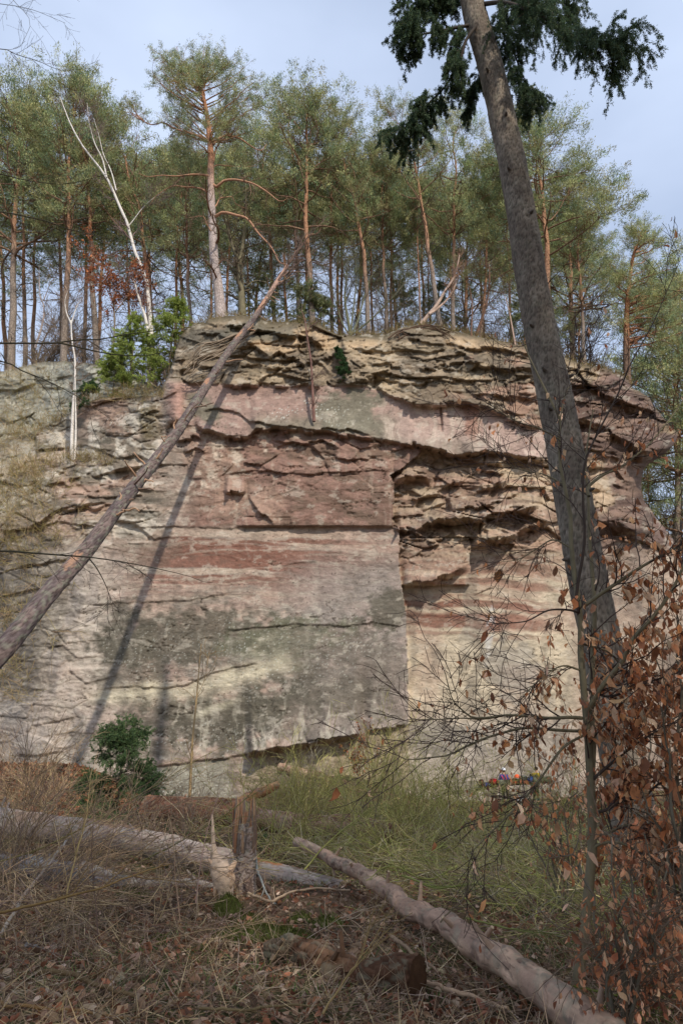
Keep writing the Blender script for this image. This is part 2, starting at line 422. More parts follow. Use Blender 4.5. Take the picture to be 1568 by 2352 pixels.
ledges = [  # polyline, protrusion m, height it fades over above, thickness of the underside below
 ([(470,742),(520,748),(560,742),(590,752)],.4,14,4), ([(432,770),(480,764),(540,780),(560,792)],.4,16,4),
 ([(505,879),(560,885),(600,881),(640,884),(700,880),(742,888)],.7,34,8),
 ([(545,800),(575,790),(600,803),(622,818),(640,800),(660,815),(700,835),(735,826)],.8,26,9),
 ([(560,752),(640,764),(700,768),(722,778),(752,800)],.9,26,9), ([(600,850),(640,845),(690,858),(730,850)],.5,18,5),
 ([(405,845),(450,838),(520,850)],.4,22,4),([(440,815),(500,820),(560,812)],.3,16,4),
 ([(440,972),(470,985),(520,1000),(560,1004),(575,1000),(588,985),(640,980),(680,987),(760,992),(840,1004),(880,1010),(960,1024)],.55,46,9),
 ([(460,942),(500,938),(548,945),(572,966),(600,972)],.18,30,3), ([(570,962),(620,974),(670,975),(730,984),(800,982),(860,1000)],.25,22,4),
 ([(620,1010),(680,1018),(740,1012),(790,1030)],.25,16,4),([(760,1045),(800,1052),(850,1050),(900,1060)],.25,20,4),
 ([(520,1085),(600,1080),(700,1088),(840,1078),(905,1082)],.12,60,3),
 ([(400,1010),(440,1002),(470,1010)],.3,16,5),([(420,1040),(450,1028),(475,1040)],.3,14,4),
 ([(513,1121),(540,1131),(568,1129)],.6,20,7), ([(566,1128),(575,1150),(590,1170),(612,1185),(632,1208)],.28,24,4),
 ([(150,1213),(260,1211),(400,1208),(520,1212),(640,1209),(780,1212),(918,1211)],.09,160,3),
 ([(200,1388),(330,1381),(440,1378),(525,1360)],.08,90,3), ([(516,1446),(600,1440),(680,1432),(790,1436),(850,1430),(930,1437)],.10,60,3),
 ([(640,1300),(690,1292),(740,1285)],.05,30,2),([(230,1583),(300,1576),(380,1580),(430,1572),(480,1548),(540,1530),(600,1522)],.10,50,3),
 ([(350,1760),(440,1750),(550,1733),(640,1716)],.16,50,4), ([(560,1731),(640,1716),(700,1708),(740,1698),(780,1690),(835,1681)],1.0,70,14), ([(835,1681),(880,1672),(938,1664)],.4,60,5),
 ([(700,1700),(760,1696),(800,1688)],.3,10,3),
 ([(850,884),(900,908),(930,916),(960,930),(1010,929),(1060,921),(1110,930),(1180,966),(1250,985)],.5,34,6),
 ([(940,1012),(980,1022),(1020,1036),(1060,1048),(1090,1036),(1130,1034),(1170,1046),(1200,1050),(1265,1052)],.75,26,9),
 ([(1060,1052),(1100,1060),(1140,1064),(1170,1060)],.45,14,6),([(1100,1078),(1140,1086),(1165,1080)],.4,12,5),
 ([(897,1108),(915,1098),(935,1088),(965,1090),(1000,1102)],.8,20,18),([(935,1150),(975,1140),(1010,1128),(1040,1108),(1075,1100)],.4,18,6),
 ([(960,1175),(1000,1160),(1030,1150)],.3,14,4),([(1078,1130),(1110,1122),(1140,1112),(1180,1110)],.45,20,6),([(1040,1168),(1100,1160),(1150,1150),(1200,1128)],.4,16,5),
 ([(900,1207),(925,1208),(955,1218),(975,1205),(1000,1190),(1040,1192),(1080,1188),(1140,1186),(1190,1172),(1245,1150)],1.15,40,15),
 ([(1080,1243),(1110,1243),(1150,1238),(1185,1222),(1215,1208),(1270,1200)],1.1,30,15),([(917,1238),(960,1232),(1020,1234),(1080,1232)],.3,16,4),
 ([(918,1342),(960,1336),(1000,1328),(1030,1316),(1050,1312),(1077,1300)],.9,40,15),([(1085,1365),(1110,1355),(1140,1345)],.08,30,2),
 ([(820,800),(880,808),(930,800),(985,806),(1040,800)],.35,20,5),([(930,776),(1000,786),(1080,796),(1160,800),(1230,815)],.45,16,5),
 ([(950,850),(1010,838),(1060,826),(1090,832),(1130,822)],.55,20,7),([(820,868),(870,866),(900,876),(960,880),(1010,870),(1060,880)],.35,24,5),
 ([(1030,800),(1070,812),(1110,838),(1160,845),(1250,850)],.7,22,9),([(1090,790),(1140,800),(1190,806)],.5,16,6),([(1150,880),(1200,878),(1250,872)],.3,20,5),
 ([(840,838),(900,828),(950,822)],.3,18,4),([(1080,900),(1140,905),(1200,930)],.25,22,4),
 ([(1300,876),(1330,888),(1366,884),(1390,905),(1430,925),(1455,940),(1480,950)],.9,30,11),([(1290,940),(1320,960),(1370,972),(1420,1000),(1440,1012),(1475,1030)],1.0,30,13),
 ([(1455,1034),(1478,1032),(1500,1035),(1530,1030),(1560,1012)],2.2,26,56),([(1300,1025),(1350,1030),(1400,1046),(1440,1060)],.3,20,5),
 ([(1385,900),(1430,880),(1460,905)],.3,16,5),([(1400,1110),(1440,1120),(1470,1112)],.3,24,5),
 ([(1355,1194),(1380,1196),(1420,1200),(1445,1214),(1480,1220)],1.8,46,34),([(1330,1100),(1370,1120),(1390,1150)],.2,30,5),
 ([(60,1210),(130,1170),(170,1158),(220,1168),(250,1150)],.4,24,7),([(200,1095),(260,1080),(300,1070),(380,1060)],.3,26,5),([(90,1120),(150,1100),(200,1090)],.25,24,5),
 ([(250,1085),(280,1072),(320,1068)],.35,14,5),([(140,1172),(190,1160),(250,1146)],.3,16,5),([(180,1210),(260,1190),(330,1200)],.1,20,3),
 ([(40,1300),(120,1290),(200,1270)],.2,30,4),([(300,935),(330,950),(372,940)],.2,16,4),
]
def rocktree(u, v):
    """world depth Y of the rock face along each view ray, plus zone masks"""
    w1 = fbm(u/210, v/150, 4, 1)-.5; w2 = fbm(u/60, v/40, 4, 2)-.5
    uu = u+w1*46+w2*14; vv = v+w1*30+w2*10
    D = np.full(u.shape, YC)
    D += 8*np.clip((u-1235)/330, 0, 2)**1.45
    eu = edge_u(v)+3*(vn(u*0, v/14, 4)-.5)
    rec = (u > eu)*sst(1010, 1075, v)
    D += rec*.75
    blk = (u > eu) & (u < 1079+2*np.sin(v/9)) & (v > 1236) & (v < 1345)
    D -= blk*.35
    # left side: ledges stepping back up the slope
    led1 = np.interp(u, [-260,0,60,110,180,230,300,365,373], [1040,1010,1000,975,936,917,911,908,905])+6*w2
    led2 = np.interp(u, [-260,0,60,130,180,230,300,372], [1110,1092,1086,1066,1056,1062,1068,1070])+14*w2
    lf = sst(374, 366, u)
    D += lf*2.6*sst(0, 5, led1-v)
    D += sst(210, 150, u)*1.3*sst(0, 9, led2-v)
    D += 3.0*sst(420, 60, u)*sst(1260, 900, v)
    D += 4.5*sst(140, -240, u)
    # pink pillar at the notch
    D -= .8*np.exp(-((u-404)/24)**2)*sst(985, 960, v)*sst(862, 880, v)
    # rough masks
    cap = np.interp(uu, [380,500,742,800,850,900,930,960,1010,1060,1110,1180,1250,1300], [880,882,886,885,886,908,916,930,928,922,932,966,986,1000])
    lowA = np.interp(uu, [380,440,520,575,600,680,760,850,880,960,1060,1090,1200,1300], [985,975,1000,1003,985,985,990,1000,1012,1022,1046,1036,1050,1050])
    mcap = sst(4, -4, v-cap)*sst(372, 400, u)
    mslab = (1-mcap)*sst(4, -6, v-lowA)*sst(380, 410, u)*sst(1310, 1270, u)
    mmid = sst(-6, 6, v-lowA)*sst(1216, 1204, v)*sst(380, 470, u)*(u < eu)
    mrr = sst(-6, 6, v-lowA)*sst(1345, 1235, v+30*(vn(u/70, u*0, 3)-.5))*(u >= eu)*(u < 1300)
    mfar = sst(1270, 1320, u)*sst(1330, 1230, v)
    mleft = sst(430, 330, u)*sst(1290, 1190, v)
    R = .012+.21*mcap+.08*mmid*(1-.72*sst(1070, 1100, v))+.23*mrr*sst(1330,1230,v)+.27*mfar+.13*mleft+.0*mslab+.05*sst(300,100,u)
    tilt = (u-784)*.05*np.where(u > 900, -1, .4)
    R = R*(.45+1.1*fbm(uu/120, vv/80, 3, 6))
    s = fbm(uu/190, (vv+tilt)/21, 4, 7, .6)
    ter = (np.floor(s*8)+sst(.4, .6, s*8-np.floor(s*8)))/8
    uc = u+w1*22+w2*5; vc = v+w1*16+w2*4
    cv, cd, ce = cells(uc/84, (vc+tilt*1.5)/34, 3)
    cv2, cd2, ce2 = cells(uc/33, (vc+tilt)/14, 8)
    D += -R*(ter-.5)*1.25 - R*(cv-.5)*3.0*sst(0, .07, ce) - R*(cv2-.5)*1.15*sst(0, .08, ce2) - R*.8*(fbm(uu/50, vv/34, 4, 9)-.5)
    D += R*.5*sst(.07, 0, ce)+R*.15*sst(.07, 0, ce2)
    D -= .5*(fbm(u/260, v/200, 3, 12)-.5) + (.035+R*.5)*(fbm(uu/9, vv/5, 4, 14)-.5)+.5*R*(fbm(uu/22, vv/12, 3, 15)-.5)
    crk = np.abs(fbm(uu/110, vv/34, 4, 16)-.5); D += .07*sst(.007, .001, crk)*sst(.5, .62, vn(u/90, v/60, 18))
    # broad protruding block
    D -= .22*sst(560, 600, u+.35*(v-1130))*sst(930, 880, u)*sst(1040, 1090, v)*sst(1211, 1207, v)
    # vertical fracture and the thin cracks
    D += .25*np.exp(-((u-(1011+.06*(v-930)))/2.2)**2)*sst(922, 930, v)*sst(996, 985, v)
    for pl, amp, h, und in ledges:
        pu, pv = np.array(pl, float).T
        if pv.mean() < 905 and pu.mean() < 1280: amp = amp*.72
        st_ = _tab[np.floor((u+5*np.sin(v/11))/19).astype(int) & 255, int(pv[0]) & 255]; st2 = _tab[np.floor((u+4*np.sin(v/6))/7.5).astype(int) & 255, int(pu[0]) & 255]
        line = np.interp(u, pu, pv)+4*(vn(u/17, u*0, 21)-.5)+7*(st_-.5)*min(1, amp*3)+2.2*(st2-.5)*min(1, amp*3)
        L = pu[-1]-pu[0]
        env = sst(0, min(22, L*.22), u-pu[0])*sst(0, min(22, L*.22), pu[-1]-u)
        dv = line-v
        prof = np.where(dv >= 0, np.exp(-np.maximum(dv, 0)/h), np.clip(1+dv/und, 0, 1))
        D -= amp*env*prof*(.6+.4*vn(u/23, v/40, 31)+.3*st_)
    # rounding over the top and round the right-hand end
    D += 1.1*np.exp(-np.maximum(v-vtop(u), 0)/9) + 5*np.exp(-np.maximum(uright(v)-u, 0)/14)*(v > 960)
    return D, dict(uu=uu, vv=vv, cap=mcap, slab=mslab, mid=mmid, rr=mrr, far=mfar, left=mleft, crk=sst(.009, .002, crk)*sst(.5, .62, vn(u/90, v/60, 18)), rec=(u > eu)*(v > 1040)*1., w1=w1, w2=w2, ce=ce, ter=ter, cv=cv, led1=led1, led2=led2)

def rockcolor(u, v, m):
    uu, vv = m['uu'], m['vv']
    one = np.ones(u.shape)[..., None]
    def C(*c): return lin(*c)*one
    def mix(a, b, t): return a+(b-a)*np.clip(t, 0, 1)[..., None]
    n1 = fbm(u/120, v/70, 5, 41); n2 = fbm(uu/40, vv/18, 5, 43); n3 = fbm(u/14, v/12, 4, 45)
    w1_ = m['w1']+m['w2']
    band = fbm(u/420, (vv-.04*u)/12, 4, 47); band2 = fbm(u/300, (vv+.03*u)/5, 3, 49)
    drip = fbm((u+w1_*30)/11, v/130, 4, 51); drip2 = fbm((u+w1_*40)/34, v/170, 5, 53)
    # --- lower smooth wall
    col = mix(C(168,138,122), C(150,134,120), sst(.4, .62, n1))
    col = mix(col, C(188,152,132), sst(.5, .66, n2)*.6)
    red = C(140,88,68)
    bandmask = sst(1200, 1230, v)*sst(1420, 1340, v+.06*u)*sst(230, 420, u)*sst(1000, 640, u)
    col = mix(col, red, bandmask*sst(.43, .56, band)*.95)
    col = mix(col, C(196,166,142), bandmask*sst(.5, .34, band)*.7)
    col = mix(col, C(186,164,142), sst(.54, .7, band2)*.45)
    col = mix(col, C(150,136,130), sst(600, 760, u)*sst(1250, 1330, v)*.6)
    # left: pale grey-lilac and cream
    lw = sst(330, 200, u)*sst(1230, 1300, v)
    col = mix(col, C(186,168,152), lw*(.4+.8*n1)); col = mix(col, C(150,140,140), lw*sst(.4, .75, drip2)*.6)
    # dark algae areas
    def area(cu, cv_, ru, rv, rot=0., soft=.55):
        a = math.radians(rot); x = (u-cu)*math.cos(a)+(v-cv_)*math.sin(a); y = -(u-cu)*math.sin(a)+(v-cv_)*math.cos(a)
        return sst(1+soft*.5, 1-soft*.5, np.hypot(x/ru, y/rv)+(m['w1']*1.2+m['w2']*1.1+(n3-.5)*.9))
    for a_ in ((420,1470,200,70,-8,.8), (300,1520,90,120,10,.6), (620,1500,200,60,-6,.4), (450,1660,230,64,-8,.85), (360,1720,130,50,0,.6), (820,1560,150,100,0,.45), (905,1400,50,50,0,.8), (700,1640,200,70,-6,.5), (260,1190,130,40,-15,.5), (60,1400,90,170,0,.5), (330,1250,70,60,0,.3)):
        col = mix(col, C(98,91,76), area(*a_[:5])*a_[5]*1.05)
    col = mix(col, C(128,132,96), area(620,1480,130,44,-6)*.35)
    # cream bands
    pb = np.interp(u, [180,260,360,440,520,640,720], [1600,1602,1592,1588,1560,1530,1522])
    w = 17+10*vn(u/30, u*0, 61)
    col = mix(col, C(206,190,158), np.exp(-((v-pb-8*m['w2']*4)/w)**2)*sst(180, 260, u)*sst(730, 600, u)*(.75+.4*n2))
    pb2 = np.interp(u, [430,500,560,640], [1650,1625,1605,1600]); col = mix(col, C(205,192,160), np.exp(-((v-pb2)/9)**2)*sst(430, 450, u)*sst(560, 520, u)*.6)
    col = mix(col, C(208,196,172), sst(.56, .72, drip)*sst(1590, 1640, v)*sst(1760, 1700, v)*sst(250,300,u)*sst(940,760,u)*.35)
    # under the bottom overhang
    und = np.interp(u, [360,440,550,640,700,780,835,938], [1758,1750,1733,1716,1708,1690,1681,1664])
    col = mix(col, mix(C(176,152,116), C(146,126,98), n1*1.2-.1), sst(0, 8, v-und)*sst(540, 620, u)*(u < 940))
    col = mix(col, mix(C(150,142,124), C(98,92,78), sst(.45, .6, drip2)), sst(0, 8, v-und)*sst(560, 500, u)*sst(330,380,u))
    # --- right recessed wall
    rw = m['rec']*sst(1195, 1240, v)
    rc = mix(C(206,184,152), C(190,162,136), sst(.4, .65, n1))
    vb = v-.035*(u-1100)+m['w2']*26+m['w1']*22
    rb = np.zeros(u.shape)
    for c_, s_, a_ in ((1252,11,.95), (1283,6,.8), (1304,12,.8), (1338,8,.7), (1264,4,.7), (1391,8,.95), (1428,18,.95), (1462,5,.5), (1372,3,.5)):
        rb = np.maximum(rb, a_*sst(1.35, .75, np.abs(vb-c_)/s_))
    rb *= .75+.5*fbm(u/60, v/7, 3, 71)
    rc = mix(rc, C(136,84,64), rb*sst(1340, 1240, u+.3*(v-1300)))
    rc = mix(rc, C(176,128,104), sst(.52, .66, band)*sst(1540, 1380, v)*.4)
    rc = mix(rc, C(168,152,140), sst(1600, 1700, v)*.85)
    rc = mix(rc, C(206,208,212), area(1125,1440,9,80,6)*.5*sst(.4,.6,n3)); rc = mix(rc, C(150,142,136), area(1180,1540,60,60,0)*.5)
    rc = mix(rc, C(130,122,110), area(1010,1700,90,34,0)*.6); rc = mix(rc, C(150,136,122), sst(.5,.85,drip2)*.35)
    col = mix(col, rc, rw)
    # --- middle reddish rough part
    mc = mix(C(154,113,96), C(128,98,80), sst(.4, .62, n2)); mc = mix(mc, C(172,134,112), sst(.52, .68, n1)*.7)
    mc = mix(mc, C(186,158,134), sst(.6, .74, drip)*.3); mc = mix(mc, C(116,82,68), sst(.56, .7, drip2)*.45*sst(1060, 1110, v))
    for a_ in ((500,1030,16,30,0), (545,1045,14,30,0), (610,1020,8,26,0), (470,1100,60,20,-10), (420,1120,34,30,0), (385,1060,20,60,0)):
        mc = mix(mc, C(208,184,160), area(*a_)*sst(.4, .6, n3)*.8)
    col = mix(col, mc, m['mid'])
    # --- right rough part
    rr = mix(C(168,138,112), C(140,108,88), sst(.42, .6, n2)); rr = mix(rr, C(196,168,132), sst(.5, .66, n1)*.75); rr = mix(rr, C(118,92,74), sst(.58, .7, fbm(uu/70, vv/16, 4, 81))*.6)
    rr = mix(rr, C(180,136,112), sst(.55,.7,band)*.5)
    col = mix(col, rr, m['rr'])
    # --- smooth upper slab
    sc = mix(C(176,140,126), C(166,128,114), n1); sc = mix(sc, C(126,118,98), area(800,945,110,60,8)*.95); sc = mix(sc, C(126,118,98), area(480,950,70,34,20)*.9)
    sc = mix(sc, C(130,121,101), sst(560,600,u)*sst(960,900,u)*sst(935,975,v)*.8)
    sc = mix(sc, C(186,152,138), sst(860, 930, u)*.8); sc = mix(sc, C(208,184,164), sst(860, 900, u)*sst(.52, .68, drip)*.6); sc = mix(sc, C(158,104,80), area(1085,975,22,50,0)*.7)
    sc = mix(sc, C(140,128,110), sst(1200, 1060, u)*sst(990,1020,v)*.5)
    col = mix(col, sc, m['slab'])
    # --- cap rock
    cc = mix(C(158,134,106), C(128,108,86), sst(.4, .6, n2)); cc = mix(cc, C(186,158,120), sst(.5, .68, n1)*.7); cc = mix(cc, C(110,98,80), sst(.5, .7, fbm(uu/60, vv/9, 4, 83))*.55)
    for a_ in ((640,790,70,16,0), (690,760,60,14,10), (745,790,40,22,0), (820,790,34,14,0), (1120,790,80,16,4)): cc = mix(cc, C(204,166,120), area(*a_)*.8)
    cc = mix(cc, C(112,106,90), area(600,760,90,20,0)*.8); cc = mix(cc, C(110,104,92), area(470,775,50,20,0)*.7)
    cc = mix(cc, C(168,122,98), sst(.55, .7, fbm(uu/90, vv/40, 4, 85))*sst(1000, 1100, u)*.7)
    cc = mix(cc, C(116,100,72), sst(26, 4, v-vtop(u))*.75)
    col = mix(col, cc, m['cap'])
    # --- far right: brown rock, its colour also darkened for the shade at this end
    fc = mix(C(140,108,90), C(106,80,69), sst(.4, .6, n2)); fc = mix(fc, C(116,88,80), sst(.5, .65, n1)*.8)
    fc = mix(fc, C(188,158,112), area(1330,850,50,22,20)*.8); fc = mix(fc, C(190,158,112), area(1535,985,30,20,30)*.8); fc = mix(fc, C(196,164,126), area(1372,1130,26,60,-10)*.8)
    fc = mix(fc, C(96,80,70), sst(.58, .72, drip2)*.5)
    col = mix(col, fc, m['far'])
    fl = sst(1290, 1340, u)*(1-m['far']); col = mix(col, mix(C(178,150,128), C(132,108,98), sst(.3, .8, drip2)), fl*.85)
    # --- left upper part
    lc = mix(C(176,150,130), C(132,116,98), sst(.4, .6, n2)); lc = mix(lc, C(214,200,182), sst(.5, .62, fbm(u/30, v/24, 4, 87))*.75); lc = mix(lc, C(176,134,112), sst(.5, .62, n1)*.6)
    lc = mix(lc, C(92,86,74), sst(.56, .68, fbm(uu/60, vv/16, 4, 89))*.7); lc = mix(lc, C(112,102,60), sst(8, -6, v-m['led1'])*sst(-22, -4, v-m['led1'])*.8)
    lc = mix(lc, C(122,104,62), area(345,975,34,46,0)*.8)
    back = sst(0, 8, m['led1']-v)*sst(372, 366, u); lc = mix(lc, mix(C(184,182,170), C(160,156,138), n1), back)
    lc = mix(lc, C(172,158,128), sst(160, 20, u)*.6)
    col = mix(col, lc, m['left'])
    col = mix(col, C(190,132,112), np.exp(-((u-404-(v-900)*.12)/24)**4)*sst(978, 950, v)*sst(868, 885, v)*.55)
    # rim soil, lichen dots, fine speckle
    col = mix(col, C(96,82,56), sst(14, 2, v-vtop(u))*.7)
    cvl, cdl, cel = cells(u/7., v/6., 17)
    li = (area(700,945,80,28,-4)*.9+area(755,950,90,34,20)*.8+area(640,950,46,22,0)*1.2+area(700,1490,160,70,0)*.5+area(420,1520,180,90,0)*.5+area(430,1700,170,50,0)*.6+area(420,1800,110,50,0)*.9+area(300,960,80,50,0)*.6)
    col = mix(col, C(206,206,194), li*sst(.34, .18, cdl+(1-cvl)*.42)*.9)
    gr = fbm(u/3.1, v/2.6, 3, 55); gr2 = fbm(uu/70, vv/5.5, 4, 57)
    col *= ((.80+.4*n3)*(.82+.36*gr)*(.86+.28*gr2))[..., None]
    blot = fbm(uu/24, vv/13, 5, 59, .65); col = mix(col, C(92,82,70), sst(.58, .72, blot)*.28); col = mix(col, C(206,192,172), sst(.40, .30, blot)*.35)
    col = mix(col, C(104,93,82), sst(.52, .70, drip2)*sst(1210, 1400, v)*.34); col = mix(col, C(200,188,168), sst(.62, .8, drip)*sst(1000, 1250, v)*.14)
    col = mix(col, C(60,50,42), m['crk']*.7)
    pits = cells(u/13., v/11., 23); col = mix(col, C(70,56,46), sst(.16, .09, pits[1])*sst(.86, .9, pits[0])*.8)
    g = col.mean(-1, keepdims=True); col = (g+(col-g)*.72)*np.array([.98, .985, .94])
    return np.clip(col, .01, .8)

us = np.arange(-230, 1772, 2.2); vs = np.arange(716, 1992, 2.2)
U, V = np.meshgrid(us, vs)
D, msk = rocktree(U, V)
pos = P(U, V, D)
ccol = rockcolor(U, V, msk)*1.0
inside = (V > vtop(U)) & (U < np.where(V > 984, uright(V), 5000)) & ~((V <= 984) & (U > 1557))
H_, W_ = U.shape
idx = np.arange(H_*W_).reshape(H_, W_)
fin = inside[:-1, :-1] & inside[1:, :-1] & inside[:-1, 1:] & inside[1:, 1:]
quads = np.stack([idx[1:, :-1], idx[1:, 1:], idx[:-1, 1:], idx[:-1, :-1]], -1)[fin]
used, inv = np.unique(quads, return_inverse=True)
quads = inv.reshape(-1, 4)
cv_ = pos.reshape(-1, 3)[used]; cc_ = ccol.reshape(-1, 3)[used]
# carry the top and the right-hand end straight back so the rock is a solid mass
e = np.concatenate([quads[:, [0, 1]], quads[:, [1, 2]], quads[:, [2, 3]], quads[:, [3, 0]]])
key = np.sort(e, 1); k1 = key[:, 0]*10**7+key[:, 1]
uk, ix, cnt = np.unique(k1, return_index=True, return_counts=True)
be = e[ix[cnt == 1]]
bv, binv = np.unique(be, return_inverse=True); binv = binv.reshape(-1, 2)
mb = MB(); n0 = len(cv_)
back1 = cv_[bv]+[0, 2.5, 0]; back2 = cv_[bv]+[0, 9, -.3]
rim = (V.ravel()[used][bv] > 880) & (U.ravel()[used][bv] > 1430)      # the right-hand end turns away behind itself
ry = cv_[bv]-CAM
back1[rim] = (CAM+ry*(1+1.5/ry[:, 1:2]))[rim]; back2[rim] = (CAM+ry*(1+4/ry[:, 1:2])+[-.4, 0, 0])[rim]
q1 = np.stack([be[:, 1], be[:, 0], n0+binv[:, 0], n0+binv[:, 1]], 1)
q2 = np.stack([n0+binv[:, 1], n0+binv[:, 0], n0+len(bv)+binv[:, 0], n0+len(bv)+binv[:, 1]], 1)
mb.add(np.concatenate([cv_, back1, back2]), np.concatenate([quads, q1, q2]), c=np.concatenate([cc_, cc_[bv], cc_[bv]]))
cliff = mb.build('sandstone_cliff', M_rock, smooth=True)
tag(cliff, 'tall layered red and cream sandstone cliff face', 'cliff', kind='structure')

def cliffY(u, v):
    d, _ = rocktree(np.atleast_1d(np.asarray(u, float))[None], np.atleast_1d(np.asarray(v, float))[None])
    return d[0]

# ------------------------------------------------------------------ plateau above, forest floor below
tu = np.array([u for u, v in top_pts[:-2]], float)
tu = np.unique(np.concatenate([tu, np.arange(-230, 1550, 8)])); tv = vtop(tu)
tY = cliffY(tu, tv+3); tp = P(tu, tv+3, tY)
o_ = np.argsort(tp[:, 0]); TX, TZ, TYY = tp[o_, 0], tp[o_, 2], tp[o_, 1]
def zplat(x, y):
    z = np.interp(x, TX, TZ)
    z = z-np.clip(x-(15.3+.42*(y-37)), 0, 4)*9
    y0 = np.interp(x, TX, TYY)
    return z-.25+.02*np.clip(y-y0-2, 0, None)+.3*(fbm(x/3+50, y/3+9, 3, 91)-.5)*np.clip((y-y0)/3, 0, 1)
gx = np.concatenate([np.linspace(-90, -31, 14), np.arange(-30, 26, .7), np.linspace(26.5, 60, 16)])
gt = np.concatenate([np.linspace(0, 12, 20), np.linspace(14, 110, 26)])
GX, GT = np.meshgrid(gx, gt); GY = np.interp(GX, TX, TYY)+.9+GT
GZ = np.maximum(zplat(GX, GY), -1)
def grid_faces(h, w):
    i = np.arange(h*w).reshape(h, w)
    return np.stack([i[:-1, :-1], i[:-1, 1:], i[1:, 1:], i[1:, :-1]], -1).reshape(-1, 4)
mb = MB(); nn = fbm(GX/2, GY/2, 3, 93)[..., None]
gf = grid_faces(*GX.shape); gf = gf[((GX-(15.3+.42*(GY-37))).ravel()[gf] < .5).all(1)]
mb.add(np.stack([GX, GY, GZ], -1), gf, c=(lin(98,78,48)+(lin(84,92,46)-lin(98,78,48))*sst(.45, .6, nn)).reshape(-1, 3))
tag(mb.build('plateau_ground', M_soil), 'leafy forest ground on top of the cliff', 'ground', kind='structure')

def gz(x, y):
    z = .22*(fbm(x/2.6+20, y/2.6+5, 4, 95)-.5)+.5*(fbm(x/9+20, y/9+5, 2, 97)-.5)
    wgt = 1.3*sst(-7.5, -12, x)+1.1*np.exp(-(x/2.6)**2)
    z = z+1.*sst(22, 31, y)*wgt
    z = z+.25*sst(8, 4, y)*sst(3, -3, x)
    z = z*np.clip(1.2-np.abs(y-15)/90, .1, 1)
    return z+np.clip(y-42, 0, 60)*.22*sst(17, 30, x)
fx = np.concatenate([-np.geomspace(220, 26, 14), np.arange(-25, 25, .22), np.geomspace(26, 220, 14)])
fy = np.concatenate([-np.geomspace(120, 3, 10), np.arange(-2, 34.5, .22), np.geomspace(35, 400, 22)])
FX, FY = np.meshgrid(fx, fy); FZ = gz(FX, FY)
mb = MB()
nn = fbm(FX*1.3, FY*1.3, 4, 99)[..., None]; n2 = fbm(FX*.5, FY*.5, 4, 98)[..., None]
fc = lin(112,90,68)+(lin(78,64,50)-lin(112,90,68))*sst(.4, .6, nn); fc = fc+(lin(88,92,54)-fc)*sst(.52, .64, n2)*.6
mb.add(np.stack([FX, FY, FZ], -1), grid_faces(*FX.shape), c=fc.reshape(-1, 3))
tag(mb.build('forest_floor', M_soil), 'brown forest floor of old leaves and soil', 'ground', kind='structure')

# ------------------------------------------------------------------ pines on the plateau
ORANGE = lin(176,132,102); GREYB = lin(146,132,120); DEAD = lin(112,98,84)
def bark_cols(K, t_or=.4, base=GREYB, top=ORANGE):
    t = np.linspace(0, 1, K)[:, None]
    return base+(top-base)*sst(t_or-.15, t_or+.12, t)

def crown_from(mbt, mbc, limbs, lrad, sub=7, cl=(.3, .6), tuft=13, green=None, dens=1., bladeL=(.13, .22), bladeW=(.03, .045), spread=.3, twigc=None, lcol=None, sub_t0=.35):
    """limbs -> side shoots -> needle tufts"""
    twigc = twigc if twigc is not None else lin(120,88,64)
    tubes(mbt, limbs, lrad, 5, lcol if lcol is not None else lin(168,112,76))
    s1, r1, t1 = grow(limbs, lrad, sub, sub_t0, 1., (.5*cl[1]*2, 1.3*cl[1]*2), (.5, 1.1), .10, .22, 5, .5, .3)
    tubes(mbt, s1, np.maximum(r1, .008), 3, twigc)
    s2, r2, t2 = grow(s1, np.maximum(r1, .008), 3, .35, 1., (.25, .7), (.4, 1.), .12, .25, 4, .6, .4)
    tubes(mbt, s2, np.maximum(r2, .006), 3, twigc)
    ends = np.concatenate([s1[:, -1], s2[:, -1], s2[:, 2]])
    dirs = np.concatenate([norm(s1[:, -1]-s1[:, -2]), norm(s2[:, -1]-s2[:, -2]), norm(s2[:, 2]-s2[:, 1])])
    keep = rng.random(len(ends)) < dens
    ends, dirs = ends[keep], dirs[keep]
    M = len(ends)
    tint = vcol(green, M, .22)
    p = np.repeat(ends, tuft, 0)+rng.normal(size=(M*tuft, 3))*spread*.36*np.array([1, 1, .55])
    sh = rng.uniform(-.6, 1., (M*tuft, 1))*spread; p = p+np.repeat(norm(dirs+[0, 0, .5]), tuft, 0)*sh
    d = np.repeat(dirs, tuft, 0)*.6+rng.normal(size=(M*tuft, 3))*.55+[0, 0, .4]
    c = np.repeat(tint, tuft, 0)*np.exp(rng.normal(size=(M*tuft, 1))*.18)
    blades(mbc, p, d, rng.uniform(*bladeL, M*tuft), rng.uniform(*bladeW, M*tuft), c)

